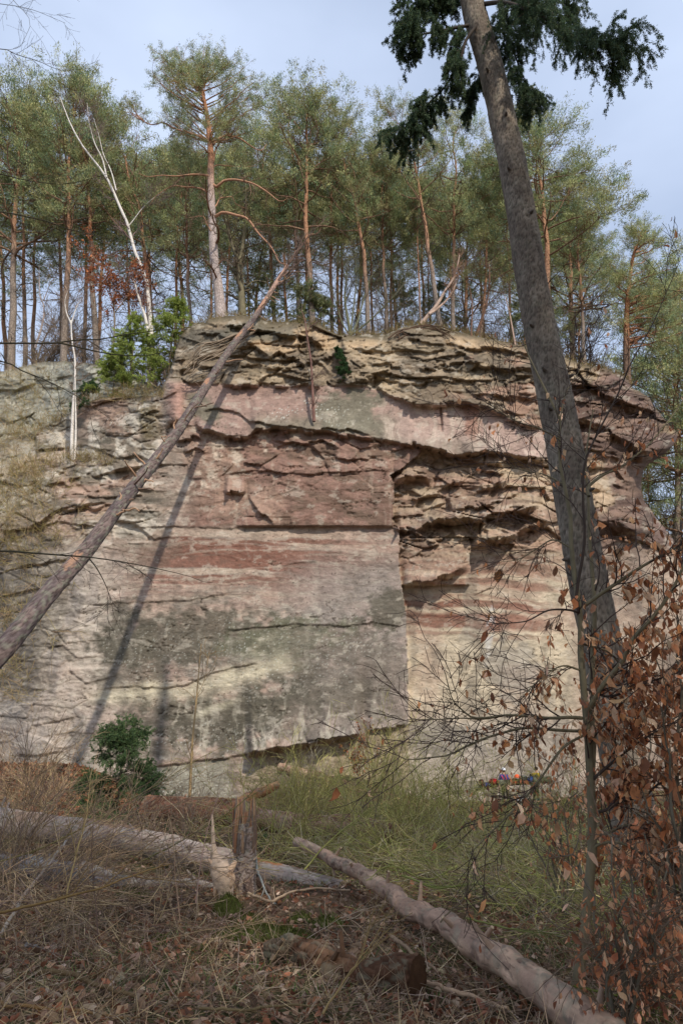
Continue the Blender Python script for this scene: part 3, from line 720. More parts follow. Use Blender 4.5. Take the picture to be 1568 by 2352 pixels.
GREEN = np.array([lin(148,152,104), lin(130,142,98), lin(162,162,114), lin(116,134,104), lin(152,146,100)])
def pine_variant(seed, H=20., frac=.5, R=3.0, nb=34, rad=.17, dead=8, kink=.25, dens=1., tops=1):
    global rng
    rng = np.random.default_rng(seed)
    K = 16
    z = np.linspace(0, 1, K)
    wob = np.cumsum(rng.normal(size=(K, 2)), 0); wob -= wob[0]
    wob = wob*kink*.35
    trunk = np.stack([wob[:, 0]*z, wob[:, 1]*z, z*H*.96], 1)
    trunk = resample(trunk, 24)
    tr = rad*(1-.8*np.linspace(0, 1, 24)**1.1)+.12*rad*np.exp(-np.linspace(0, 1, 24)*40)
    mbt, mbc = MB(), MB()
    tubes(mbt, trunk, tr, 9, bark_cols(24, rng.uniform(.3, .5)), rough=.08)
    t = 1-frac+frac*rng.random(nb)**.9*.97
    t = np.sort(t)
    p, tn = at(np.repeat(trunk[None], nb, 0), t)
    rel = (t-(1-frac))/frac
    L = R*(.45+.75*np.sin(np.pi*np.clip(.22+rel*.72, 0, 1)))*rng.uniform(.65, 1.15, nb)
    az = np.arange(nb)*2.4+rng.normal(size=nb)*.4
    el = lerp(.05, 1.0, rel**1.5)+rng.normal(size=nb)*.2
    d = np.stack([np.cos(az)*np.cos(el), np.sin(az)*np.cos(el), np.sin(el)], 1)
    Kb = 7; limbs = np.zeros((nb, Kb, 3)); limbs[:, 0] = p
    for k in range(1, Kb):
        d = norm(d+rng.normal(size=d.shape)*.16+[0, 0, .05])
        limbs[:, k] = limbs[:, k-1]+d*(L/(Kb-1))[:, None]
    lr = np.interp(t, np.linspace(0, 1, 24), tr)[:, None]*.42*np.linspace(1, .25, Kb)+.006
    crown_from(mbt, mbc, limbs, lr, 7, (.3, .55), 38, GREEN*rng.uniform(1.0, 1.3), dens*.5, bladeL=(.13, .2), bladeW=(.022, .034), spread=.3, lcol=lin(146,116,94))
    # dead lower branches
    if dead:
        tt = rng.uniform(.25, 1-frac+.08, dead)
        p, tn = at(np.repeat(trunk[None], dead, 0), tt)
        az = rng.uniform(0, 6.28, dead)
        d = np.stack([np.cos(az), np.sin(az), rng.uniform(-.15, .4, dead)], 1); L = rng.uniform(.8, 2.2, dead)
        db = np.zeros((dead, 6, 3)); db[:, 0] = p
        for k in range(1, 6):
            d = norm(d+rng.normal(size=d.shape)*.25); db[:, k] = db[:, k-1]+d*(L/5)[:, None]
        dr = np.linspace(.035, .008, 6)[None]*np.ones((dead, 1))
        tubes(mbt, db, dr, 4, DEAD)
        s, r_, _ = grow(db, dr, 5, .2, 1, (.3, .9), (.4, 1.), 0, .25, 5, .6, .4); tubes(mbt, s, np.maximum(r_, .006), 3, DEAD)
        s2, r2, _ = grow(s, r_, 3, .2, 1, (.2, .5), (.4, 1.), 0, .25, 4, .7, .5); tubes(mbt, s2, np.maximum(r2, .005), 3, DEAD)
    return mbt.mesh('pine_trunk', M_pinebark), mbc.mesh('pine_crown', M_needle)

PV = [pine_variant(100, 20, .55, 3.1, 40, .21), pine_variant(101, 20, .45, 2.8, 34, .19, kink=.5), pine_variant(102, 20, .62, 3.2, 44, .22, dead=12),
      pine_variant(103, 20, .35, 2.4, 28, .17, dead=14, kink=.4), pine_variant(104, 20, .5, 3.6, 36, .2, kink=.7, dens=.8), pine_variant(105, 20, .28, 2.2, 22, .16, dead=18, kink=.3)]
PG = 'Scots pines on top of the cliff'
def place_pine(ub, ut, vt, Y, var, label, sxy=1., rot=0., group=PG, zb=None):
    bx = float(P(ub, 740 if zb is None else 900, Y)[0])
    base = np.array([bx, Y, 0.]); base[2] = zplat(base[0], base[1])-.1 if zb is None else zb
    # x of the foot so that it is seen at ub
    for _ in range(4):
        dd = (base-CAM); dep = dd[1]*math.cos(PITCH)+dd[2]*math.sin(PITCH)
        base[0] = (ub-784)/1568*dep
        if zb is None: base[2] = zplat(base[0], base[1])-.1
    topp = P(ut, vt, Y)
    ax = Vector(topp-base); Hh = ax.length
    t = thing('pine_tree', label, 'pine tree', base, group)
    t.rotation_mode = 'QUATERNION'
    t.rotation_quaternion = Vector((0, 0, 1)).rotation_difference(ax) @ Matrix.Rotation(rot, 3, 'Z').to_quaternion()
    s = Hh/20.
    for nm, me, mt in (('trunk', PV[var][0], 0), ('crown', PV[var][1], 0)):
        o = bpy.data.objects.new(nm, me); scene.collection.objects.link(o); o.parent = t
        tk = .84 if nm == 'trunk' else 1; o.scale = (s*sxy*tk, s*sxy*tk, s)
    return t
pines = [
 (145,158,205,42.5,0,'tall pine with straight orange trunk just left of the leaning white birch',1.05),
 (224,215,232,44,1,'pine with a two-toned trunk rising behind the brown-leaved oak sapling',1.1),
 (197,180,330,48,3,'thin dark-barked pine squeezed between the orange-trunked pine and the oak sapling',1.),
 (25,32,218,46,2,'broad dark green pine at the very left edge of the wood',1.1),
 (52,75,300,49,3,'shorter orange-stemmed pine second from the left edge',1.),
 (348,335,285,43,4,'pine with a wide soft crown directly behind the birch fork',1.15),
 (408,392,360,47,3,'slim yellowish-trunked pine behind the bright green young spruce',.9),
 (443,415,330,39,1,'pale-trunked pine with a low side fork left of the tallest pine',.9),
 (482,480,400,44,5,'straight grey pine stem hidden just behind the tallest pine',.9),
 (510,515,380,48,3,'thin reddish pine stem peeping out right of the tallest pine',.9),
 (577,572,420,50,5,'thin brown pine behind the forked bare oak',.9),
 (638,628,300,46,3,'narrow pine stem above the broken top of the leaning dead trunk',1.),
 (722,700,222,37,0,'large round-crowned pine with orange upper trunk right of the leaning dead trunk',1.18),
 (706,655,270,42,1,'pine with a leaning ochre trunk just left of the large round-crowned pine',.95),
 (768,752,330,42,4,'dusky-barked pine left one of the close pair in the middle gap',.9),
 (779,800,390,45,3,'dusky-barked pine right one of the close pair in the middle gap',.9),
 (850,826,285,37,4,'pine with smooth pale leaning trunk above the dip in the cliff top',1.05),
 (866,850,400,47,5,'dark hair-thin pine behind the pale leaning trunk',.8),
 (888,866,330,40,1,'straight grey-footed pine right of the pale leaning trunk',.95),
 (893,905,420,44,3,'reddish pine stem touching the grey-footed one from behind',.9),
 (914,908,560,52,4,'small crooked pine with a low flat crown in the bright gap',.9),
 (968,960,430,39,5,'slender grey pine left of the fallen pale tree on the rim',.8),
 (980,985,500,46,5,'slender orange pine behind the foot of the fallen pale tree',.9),
 (1022,925,208,36.5,4,'tall open-crowned pine with a curved bare trunk under the dark spruce spray',.92),
 (1046,1035,300,40,1,'straight pine right of the curved bare trunk',1.),
 (1092,1125,400,41,0,'pine with blue-green crown nearest the left side of the big spruce trunk',.85),
 (1060,1080,430,49,2,'bushy pine filling the space behind the fallen pale tree',1.),
 (1180,1150,420,47,3,'small pine half hidden behind the big spruce trunk',.9),
 (1268,1238,290,38,0,'large pine crown rising right of the big spruce trunk',1.35),
 (1320,1300,400,44,2,'dense dark pine between the large crown and the lone right pine',1.2),
 (1345,1330,480,39,2,'short full pine leaning at the right shoulder of the cliff',1.1),
]
for i, (ub, ut, vt, Y, var, lb, sx) in enumerate(pines):
    place_pine(ub, ut, vt, Y, var, lb, sx, rot=i*1.7)
# deeper rows of the wood
r_ = np.random.default_rng(77)
deep = 'background pine among the crowded thin stems behind the front rows'
for i in range(22):
    u = -120+i*69+r_.uniform(-14, 14)
    Y = r_.uniform(48, 64)
    if u > 1420: Y = r_.uniform(46, 55)
    vt = np.interp(u, [-120,150,300,500,700,900,1100,1250,1380,1480], [300,330,390,370,350,390,400,440,560,640])+r_.uniform(0, 110)
    place_pine(u, u+r_.uniform(-15, 15), vt, Y, int(r_.choice([3, 5, 5])), deep, r_.uniform(.95, 1.3), rot=r_.uniform(0, 6), group='background pines deep in the wood')

# --- the tallest pine, built limb by limb
rng = np.random.default_rng(3)
YB = 34.6
bz = P(508, 735, YB)
big = thing('pine_tree', 'tallest pine on the rim, grey plated foot, orange upper trunk, long crooked limbs', 'pine tree', bz, PG)
tp_ = np.array([(509,738),(505,700),(500,650),(492,600),(489,550),(487,500),(485,450),(484,400),(484,350),(481,310),(476,270),(468,225),(458,185),(452,150)], float)
trunk = resample(P(tp_[:, 0], tp_[:, 1], YB), 40)
tr = np.interp(np.linspace(0, 1, 40), [0,.03,.1,.5,.75,1], [.42,.34,.30,.22,.17,.05])
mbt, mbc = MB(), MB()
tubes(mbt, trunk, tr, 12, bark_cols(40, .52, lin(184,168,160), lin(182,132,100)), rough=.07)
mbt.build('trunk', M_pinebark, big)
limbdefs = [
 ([(484,328),(478,320),(443,307),(405,296),(375,281),(343,285),(310,262),(285,256)],1.,.085,.7),
 ([(489,332),(505,315),(530,311),(555,320),(575,334),(598,345),(612,330)],1.5,.09,.5),
 ([(486,420),(498,428),(513,415),(535,412),(558,415),(583,422),(613,440),(643,462),(660,455)],-1.2,.10,.5),
 ([(489,500),(497,495),(513,487),(543,494),(568,502),(593,535),(623,567),(640,600),(655,606)],-1.5,.10,.5),
 ([(484,408),(475,402),(443,400),(405,404),(372,402),(340,405),(318,398)],-1.,.075,.45),
 ([(486,452),(475,440),(455,431),(425,429),(398,426),(375,438),(358,450),(343,472)],1.,.07,.45),
 ([(487,480),(497,470),(505,455),(520,452),(533,452),(540,466),(550,472),(570,480)],1.,.05,.4),
 ([(490,545),(484,530),(474,512),(468,498),(452,496),(436,500)],-1.,.045,.35),
 ([(488,500),(480,480),(475,450),(472,425),(473,405)],-2.4,.08,.4),
 ([(496,560),(502,545),(501,525),(491,508),(489,490)],-2.6,.09,.4),
 ([(499,645),(494,630),(486,615),(475,604),(464,592)],-2.2,.07,.3),
 ([(484,350),(476,348),(468,338),(458,330),(451,322)],-1.6,.07,.4),
 ([(490,372),(494,350),(502,330),(515,318),(530,316)],-1.,.07,.4),
 ([(486,385),(500,378),(520,380),(560,382),(590,380)],1.4,.045,.3),
 ([(499,610),(506,600),(512,596),(517,592)],-.8,.05,.3)]
for pts, dy, r0, tp in limbdefs:
    a = np.array(pts, float); k = np.linspace(0, 1, len(a))
    w = resample(P(a[:, 0], a[:, 1], YB+dy*k), 22)
    m_ = MB(); rr = r0*np.linspace(1, .22, 22)
    lc = lin(176,132,104) if dy > -1.7 else lin(120,86,66)  # limbs reaching toward the camera carry their shade as a darker colour
    tubes(m_, w, rr, 7, lc, rough=.1)
    s, q, _ = grow(w[None], rr[None], 11, .25, 1, (.5, 1.5), (.4, 1.), 0, .22, 6, .55, .3); tubes(m_, s, np.maximum(q, .008), 4, lin(138,112,92))
    s2, q2, _ = grow(s, q, 4, .2, 1, (.25, .7), (.4, 1.), 0, .25, 4, .7, .5); tubes(m_, s2, np.maximum(q2, .006), 3, lin(128,106,88))
    m_.build('limb', M_bark, big)
mbt2 = MB()
targets = []
def crown_pt():
    while True:
        u, v = rng.uniform(330, 600), rng.uniform(98, 318)
        L = np.interp(v, [98,130,180,215,250,300,318], [432,352,338,385,372,390,440]); R_ = np.interp(v, [98,130,160,200,240,280,318], [470,545,575,598,600,580,560])
        if L < u < R_ and rng.random() < (1. if (abs(u-475) > 30 or v < 180) else .3): return u, v
lims = []
for i in range(74):
    u, v = crown_pt()
    if i < 6: u, v = [(345,165),(352,112),(368,138),(290,245),(312,262),(300,232)][i]
    dy = rng.uniform(-3.0, 3.0)
    vb = np.clip(v+.45*abs(u-475)+rng.uniform(10, 50), 190, 325)
    ub = np.interp(vb, tp_[::-1, 1], tp_[::-1, 0])
    a = P(ub, vb, YB); b = P(u, v, YB+dy)
    if i in (3, 4, 5): a = P(330, 276, YB+.8); b = P(u, v, YB+1)
    k = np.linspace(0, 1, 8)[:, None]
    lims.append(a+(b-a)*k+np.array([0, 0, -1.])*(np.sin(np.pi*k)*.12*np.linalg.norm(b-a))*rng.uniform(-.2, 1)+rng.normal(size=(8, 3))*.06*k)
lims = np.array(lims)
lr = np.linspace(.055, .014, 8)[None]*np.ones((len(lims), 1))
crown_from(mbt2, mbc, lims, lr, 7, (.25, .42), 28, GREEN*1.15, .72, spread=.24, bladeL=(.11, .17), bladeW=(.02, .03), lcol=lin(156,114,86), twigc=lin(140,106,80), sub_t0=.5)
mbt2.build('crown_branches', M_bark, big)
mbc.build('crown', M_needle, big)

# --- lone right pine with arching limbs
rng = np.random.default_rng(8)
YR = 40.
rp = thing('pine_tree', 'wide-crowned pine at the right end of the cliff with a fan of arching orange limbs', 'pine tree', P(1441, 880, YR), PG)
a = np.array([(1441,884),(1439,840),(1438,790),(1438,740),(1440,700),(1444,660),(1448,620),(1456,580),(1470,550),(1484,530)], float)
trunk = resample(P(a[:, 0], a[:, 1], YR), 30); mbt, mbc = MB(), MB()
tubes(mbt, trunk, np.linspace(.26, .06, 30), 10, bark_cols(30, .3, lin(128,104,88), lin(184,130,94)), rough=.08); mbt.build('trunk', M_pinebark, rp)
lims = []
for i in range(58):
    if i < 9: v0 = 690+i*13; u, v = 1530+rng.uniform(-20, 30), v0+rng.uniform(-5, 45)
    else:
        v = rng.uniform(522, 780); hw = np.interp(v, [520,560,640,720,780], [22,62,100,120,120]); u = np.interp(v,[520,780],[1484,1490])+rng.uniform(-1, 1)*hw
        if v > 690 and u < 1400: continue
        v0 = np.clip(v+.35*abs(u-1455)+10, 540, 800)
    ub = np.interp(v0, a[::-1, 1], a[::-1, 0])
    A_ = P(ub, v0, YR); B_ = P(u, v, YR+rng.uniform(-3, 3)); k = np.linspace(0, 1, 8)[:, None]
    lims.append(A_+(B_-A_)*k+np.array([0, 0, 1.])*(np.sin(np.pi*k)*.14*np.linalg.norm(B_-A_))*(1 if i < 9 else rng.uniform(-.6, .5))+rng.normal(size=(8, 3))*.06*k)
lims = np.array(lims); mbt = MB()
crown_from(mbt, mbc, lims, np.linspace(.06, .014, 8)[None]*np.ones((len(lims), 1)), 7, (.25, .48), 28, GREEN*1.3, .7, spread=.25, bladeL=(.12, .18), bladeW=(.022, .032), lcol=lin(164,118,88), sub_t0=.5)
mbt.build('crown_branches', M_bark, rp); mbc.build('crown', M_needle, rp)
# pines beyond the right-hand end, rooted on lower ground
for i, (ub, ut, vt, Y, z0, var, lb, sx) in enumerate([
    (1556,1562,640,58,9,2,'dark pine cut off by the right edge beside the lone wide-crowned pine',1.2),
    (1500,1506,880,60,5,4,'small pale pine on the lower ground behind the rock nose',1.),
    (1540,1535,925,64,3,1,'thin pine with a reddish stem below the rock nose',1.1),
    (1590,1580,790,57,4,2,'blue-green pine half outside the right edge below the rock nose',1.2)]):
    place_pine(ub, ut, vt, Y, var, lb, sx, rot=i*2.1, zb=z0)

# ------------------------------------------------------------------ bare broadleaved trees, birches, saplings on the plateau
def bare_tree(root, stems, r0, col, mat, n1=14, n2=6, n3=4, l1=(1., 2.4), l2=(.5, 1.2), l3=(.2, .6), tw=None, name='stem', t0=.35, up=.05, minr=.005, bname='twigs'):
    allp = []; 
    tm = MB()
    for k, (pts, ra, rb) in enumerate(stems):
        w = resample(pts, 20); rr = np.linspace(ra, rb, 20)
        m_ = MB(); tubes(m_, w, rr, 8, col, rough=.08); m_.build(name, mat, root)
        s, q, _ = grow(w[None], rr[None], n1, t0, 1, l1, (.35, .9), up, .16, 7, .5, .25); q = np.maximum(q, minr*1.6)
        s2, q2, _ = grow(s, q, n2, .2, 1, l2, (.35, .9), up, .2, 5, .6, .4); q2 = np.maximum(q2, minr*1.2)
        tubes(tm, s, q, 4, tw); tubes(tm, s2, q2, 3, tw)
        if n3:
            s3, q3, _ = grow(s2, q2, n3, .15, 1, l3, (.35, .9), up, .2, 4, .7, .5); tubes(tm, s3, np.maximum(q3, minr), 3, tw); allp.append(s3)
        else: allp.append(s2)
    tm.build(bname, M_twig, root)
    return np.concatenate(allp)
def W(pts, Y, dy=0.):
    a = np.array(pts, float)
    return P(a[:, 0], a[:, 1], Y+dy*np.linspace(0, 1, len(a)))
rng = np.random.default_rng(21)
WH = lin(214,206,196); TW = lin(132,112,98)
bi = thing('birch_tree', 'leaning white birch with several forked stems arching to the left', 'birch tree', P(345, 850, 35.6))
bare_tree(bi, [(W([(352,850),(348,780),(345,731),(340,677),(335,639),(322,607),(305,564),(295,519),(272,467),(245,407),(207,357),(185,327),(160,280),(138,222)],35.6,1), .15, .03),
   (W([(245,407),(235,364),(217,327),(205,280),(200,235)],35.6,-1), .055, .014), (W([(267,437),(255,392),(237,352),(227,310),(215,270)],35.6,1), .045, .012),
   (W([(350,800),(340,760),(332,722),(320,689),(310,652),(298,627)],35.3), .12, .05), (W([(295,519),(310,500),(325,480),(345,460),(375,440)],35.6), .035, .01)],
   .1, WH, M_birch, 12, 5, 4, (.8, 2.2), (.4, 1.1), (.2, .5), tw=lin(128,108,104), t0=.4)
b2 = thing('birch_tree', 'small white birch growing from the lower ledge at the left', 'birch tree', P(165, 1062, 34.9))
bare_tree(b2, [(W([(164,1066),(165,1010),(168,934),(172,880),(172,824),(165,780),(163,735)],34.7), .11, .035), (W([(163,745),(172,715),(180,696),(196,675)],34.7), .04, .012), (W([(164,745),(152,715),(150,685),(162,655)],34.7), .04, .012),
   (W([(170,1060),(174,1000),(173,900),(171,860)],34.6), .07, .03)], .1, WH, M_birch, 9, 5, 3, (.5, 1.4), (.3, .8), (.2, .4), tw=lin(140,120,104), t0=.4)
b3 = thing('birch_tree', 'thin crooked birch with a forked top left of the ledge birch', 'birch tree', P(92, 790, 43.5))
bare_tree(b3, [(W([(80,800),(90,770),(100,730),(100,700),(92,680),(90,640),(90,610)],43.5), .09, .02), (W([(100,690),(108,670),(116,650),(130,632)],43.5), .04, .012)], .1, lin(170,156,150), M_birch, 8, 5, 3, (.6, 1.6), (.3, .8), (.2, .4), tw=TW)
oak = thing('oak_tree', 'bare grey-green oak with a thick forked trunk right of the tallest pine', 'oak tree', P(556, 735, 38))
bare_tree(oak, [(W([(558,740),(555,690),(552,640),(548,597)],38), .26, .2), (W([(548,600),(540,580),(530,552),(522,520),(515,490)],38), .15, .04), (W([(550,600),(556,575),(560,540),(562,500),(565,450),(562,400)],38), .17, .03), (W([(560,570),(575,565),(592,560),(610,548)],38,-1), .07, .02), (W([(562,660),(585,645),(610,648),(640,660)],38), .05, .015)],
   .2, lin(120,112,88), M_bark, 12, 6, 5, (1., 2.4), (.5, 1.2), (.25, .6), tw=lin(104,94,78), t0=.3)
fo = thing('broadleaf_tree', 'bare olive-green multi-stemmed tree in the dip of the cliff top', 'tree', P(805, 768, 36.5))
bare_tree(fo, [(W([(805,772),(800,740),(792,690),(795,640),(800,590)],36.5), .11, .02), (W([(806,770),(820,740),(834,690),(850,640),(880,590)],36.5,1), .08, .015), (W([(803,770),(785,740),(770,690),(755,650)],36.5), .06, .012), (W([(808,768),(850,735),(895,690),(935,645),(990,600)],36.5,-1), .06, .012), (W([(805,765),(812,700),(818,640),(815,560)],36.5), .06, .012)],
   .1, lin(104,104,82), M_bark, 11, 6, 4, (.8, 2.), (.4, 1.), (.2, .5), tw=lin(98,92,72), t0=.25)
dt = thing('dead_tree', 'pale bare fallen tree leaning off the rim in a V shape', 'dead tree', P(972, 742, 34.6))
bare_tree(dt, [(W([(966,745),(985,722),(1003,700),(1022,668),(1040,640),(1050,610),(1055,585)],34.6,-.6), .14, .03), (W([(985,722),(1008,705),(1028,685),(1045,655),(1053,628)],34.4,.4), .09, .02)], .1, lin(186,160,142), M_log, 10, 5, 3, (.5, 1.3), (.3, .8), (.2, .4), tw=lin(150,118,98), t0=.4)
fs = thing('oak_tree', 'crooked dark bare stem leaning right of the pale fallen tree', 'oak tree', P(1095, 772, 35))
bare_tree(fs, [(W([(1092,776),(1100,750),(1112,715),(1120,680),(1124,640),(1122,600)],35), .1, .02), (W([(1083,810),(1082,760),(1084,700),(1076,650)],34), .06, .015)], .1, lin(120,90,72), M_bark, 10, 5, 4, tw=lin(104,84,70))
st2 = thing('dead_tree', 'thin pinkish dead stem beside the left edge of the big spruce trunk', 'dead tree', P(1182, 795, 34))
bare_tree(st2, [(W([(1184,800),(1178,765),(1170,720),(1160,680)],34), .06, .02)], .1, lin(178,150,132), M_bark, 6, 4, 0, tw=lin(120,98,84))
# dead snag on the cliff face
sn = thing('dead_tree', 'thin dead pine snag standing on the smooth slab of the cliff face', 'dead tree', P(721, 966, 32.2))
bare_tree(sn, [(W([(721,968),(719,930),(717,880),(714,830),(708,790),(703,760),(700,735),(692,712)],32.2,-.2), .085, .02), (W([(706,770),(712,750),(725,742),(740,730)],32,-.3), .02, .007), (W([(716,880),(728,862),(742,856)],32.1,-.3), .018, .006)],
   .1, lin(124,92,82), M_bark, 14, 3, 0, (.25, .7), (.15, .4), tw=lin(120,100,90), t0=.1, up=0)
# background bare understorey shrubs
bare_me = []
for sd in range(3):
    rng = np.random.default_rng(300+sd)
    m_ = MB(); K = 8
    base = np.zeros((5, K, 3)); d = norm(np.stack([rng.normal(size=5)*.35, rng.normal(size=5)*.35, np.ones(5)], 1))
    for k in range(1, K): d = norm(d+rng.normal(size=d.shape)*.12); base[:, k] = base[:, k-1]+d*.8
    br = np.linspace(.06, .012, K)[None]*np.ones((5, 1)); tubes(m_, base, br, 5, lin(112,98,84))
    s, q, _ = grow(base, br, 12, .15, 1, (.8, 2.2), (.4, .9), .05, .18, 6, .5, .3); tubes(m_, s, np.maximum(q, .01), 3, lin(116,102,88))
    s2, q2, _ = grow(s, q, 7, .15, 1, (.4, 1.2), (.4, .9), .05, .2, 5, .7, .5); tubes(m_, s2, np.maximum(q2, .008), 3, lin(122,106,92))
    s3, q3, _ = grow(s2, q2, 3, .15, 1, (.3, .7), (.4, .9), .05, .2, 4, .7, .5); tubes(m_, s3, np.maximum(q3, .006), 3, lin(122,106,92))
    bare_me.append(m_.mesh('bare_shrub', M_twig))
for i in range(22):
    u = -60+i*67+r_.uniform(-15, 15); Y = r_.uniform(38, 52)
    p = P(u, 740, Y); 
    o = bpy.data.objects.new('bare_shrub', bare_me[i % 3]); scene.collection.objects.link(o)
    o.location = (p[0], Y, zplat(p[0], Y)-.1); o.rotation_euler = (0, 0, r_.uniform(0, 6)); s = r_.uniform(.8, 1.5); o.scale = (s, s, s*1.1)
    tag(o, 'leafless grey-brown understorey shrub between the pine trunks', 'shrub', 'leafless shrubs under the pines')

# --- oak sapling with brown leaves, green young spruces
rng = np.random.default_rng(31)
LEAFB = np.array([lin(176,104,62), lin(150,86,54), lin(196,128,84), lin(128,76,52), lin(160,104,74)])
os_ = thing('oak_sapling', 'oak sapling still holding orange-brown leaves behind the white birch', 'sapling', P(250, 800, 35.2))
tips = bare_tree(os_, [(W([(255,830),(262,770),(262,710),(250,660),(228,610),(205,575)],35.6), .06, .015), (W([(262,740),(262,690),(258,660),(250,640),(236,630)],35.4,-.5), .04, .012), (W([(262,720),(285,690),(300,670),(318,650)],35.5), .04, .012)], .1, lin(130,116,100), M_bark, 14, 5, 4, (.6, 1.7), (.4, .9), (.2, .5), tw=lin(116,96,80), t0=.3)
lp = tips.reshape(-1, 3); lp = lp[rng.random(len(lp)) < .5]; lp = np.repeat(lp, 2, 0)+rng.normal(size=(len(lp)*2, 3))*.06
m_ = MB(); leaves(m_, lp, rng.normal(size=lp.shape)*.7+[0, 0, -.6], rng.uniform(.10, .16, len(lp)), .08, vcol(LEAFB, len(lp), .25)); m_.build('leaves', M_leaf, os_)

def conifer(name, label, base, H, R, green, nb=70, needles=5, cat='spruce', lean=(0, 0), t0=.05, droop=-.05, L=(.05, .09), Wd=(.02, .03), n2=9, n3=5, colt=lin(96,84,66), step=5):
    root = thing(name, label, cat, base)
    b = np.array(base, float)
    tr = np.stack([b[0]+np.linspace(0, lean[0], 12), b[1]+np.linspace(0, lean[1], 12), b[2]+np.linspace(0, H, 12)], 1)
    rr = np.linspace(H*.011+.01, .006, 12); m_ = MB(); tubes(m_, tr, rr, 7, colt); m_.build('trunk', M_bark, root)
    t = np.sort(t0+(1-t0)*rng.random(nb)*.98)
    p, _ = at(np.repeat(tr[None], nb, 0), t)
    Ls = R*(1-t)**.8*rng.uniform(.7, 1.15, nb)+.1*R
    az = rng.uniform(0, 6.28, nb); d = np.stack([np.cos(az), np.sin(az), lerp(-.05, .7, t)+rng.normal(size=nb)*.12], 1)
    lim = np.zeros((nb, 7, 3)); lim[:, 0] = p
    for k in range(1, 7): d = norm(d+rng.normal(size=d.shape)*.08+[0, 0, droop]); lim[:, k] = lim[:, k-1]+d*(Ls/6)[:, None]
    lr = np.linspace(.018, .005, 7)[None]*(H/4)**.5*np.ones((nb, 1))
    tm = MB(); tubes(tm, lim, lr, 4, colt)
    s, q, _ = grow(lim, lr, n2, .15, 1, (R*.15, R*.4), (.5, .9), droop, .12, 5, .6, .4, flat=.7)
    tubes(tm, s, np.maximum(q, .003), 3, colt)
    s2, q2, _ = grow(s, q, n3, .2, 1, (R*.06, R*.18), (.5, .9), droop*2, .12, 4, .6, .5)
    tm.build('branches', M_bark, root)
    cm = MB()
    for S_ in (lim, s, s2):
        M, K, _ = S_.shape
        tt = rng.random((M, step*(3 if S_ is lim else 2)))
        pp, tn = at(np.repeat(S_, tt.shape[1], 0), tt.ravel())
        n = len(pp)
        dd = np.repeat(tn, needles, 0)*.8+rng.normal(size=(n*needles, 3))*.6
        cc = np.repeat(vcol(green, n, .2), needles, 0)
        blades(cm, np.repeat(pp, needles, 0), dd, rng.uniform(*L, n*needles), rng.uniform(*Wd, n*needles), cc)
    cm.build('needles', M_needle, root)
    return root
YG = np.array([lin(166,180,92), lin(146,162,82), lin(184,192,108), lin(128,146,78)])
DG = np.array([lin(62,84,52), lin(52,74,48), lin(76,98,58)])
conifer('young_spruce', 'bright yellow-green young spruce on the rim left of the rock notch', (*P(385, 880, 34.4),), 5.6, 1.8, YG, 38, 4, L=(.07, .12), Wd=(.014, .022), n2=9, n3=5, step=5)
conifer('young_spruce', 'shorter lime-green young spruce below the leaning birch', (*P(300, 850, 35),), 3.4, 1.7, YG, 30, 4, L=(.07, .12), Wd=(.014, .022), n2=9, n3=5, step=5)
conifer('young_spruce', 'small yellow-green spruce left of the lime-green one at the ledge lip', (*P(258, 905, 34.6),), 2.6, 1.2, YG*.9, 26, 5, L=(.07, .12), Wd=(.014, .022), n2=8, n3=4, step=3)
conifer('juniper_bush', 'narrow dark juniper clinging to the cleft at the cliff top', (*P(795, 868, 32.3),), 2.3, .4, DG*1.5, 40, 4, 'juniper', lean=(-.5, .6), L=(.06, .11), Wd=(.014, .022), n2=5, n3=3, step=3)
conifer('young_spruce', 'low dark green spruce tuft hanging on the back wall behind the ledge birch', (*P(200, 940, 35),), 1.6, 1.0, DG*1.5, 22, 4, L=(.07, .12), Wd=(.014, .022), n2=6, n3=3, step=3)
for k, (u, v, Y, H, R, lb) in enumerate([(690,735,37,3.4,2.0,'dark low spruce under the large round-crowned pine'),(735,752,38,2.6,1.8,'low spruce right of the dark low one at the left lip of the dip'),(930,735,44,3.5,2.2,'dark small spruce behind the rim left of the pale fallen tree'),(1225,790,40,4.5,2.4,'dark spruce thicket tree just right of the big spruce trunk'),(600,715,40,3.,2.,'small spruce behind the broken branch stub of the leaning trunk'),(1010,735,45,3.6,2.2,'small spruce behind the pale fallen tree')]):
    conifer('young_spruce', lb, (*P(u, v+10, Y),), H, R, GREEN*.9, 26, 5, L=(.09, .15), Wd=(.018, .028), n2=6, n3=3, step=3)
# small juvenile spruce in front of the wall, at the left
g0 = P(268, 1868, 22.); g0[2] = gz(g0[0], 22.)
conifer('young_spruce', 'bushy dark green young spruce at the foot of the cliff behind the long grey log', (*g0,), 2.75, 1.35, np.array([lin(84,106,68), lin(70,92,62), lin(104,122,76)]), 52, 5, L=(.03, .06), Wd=(.008, .012), n2=12, n3=6, step=6)

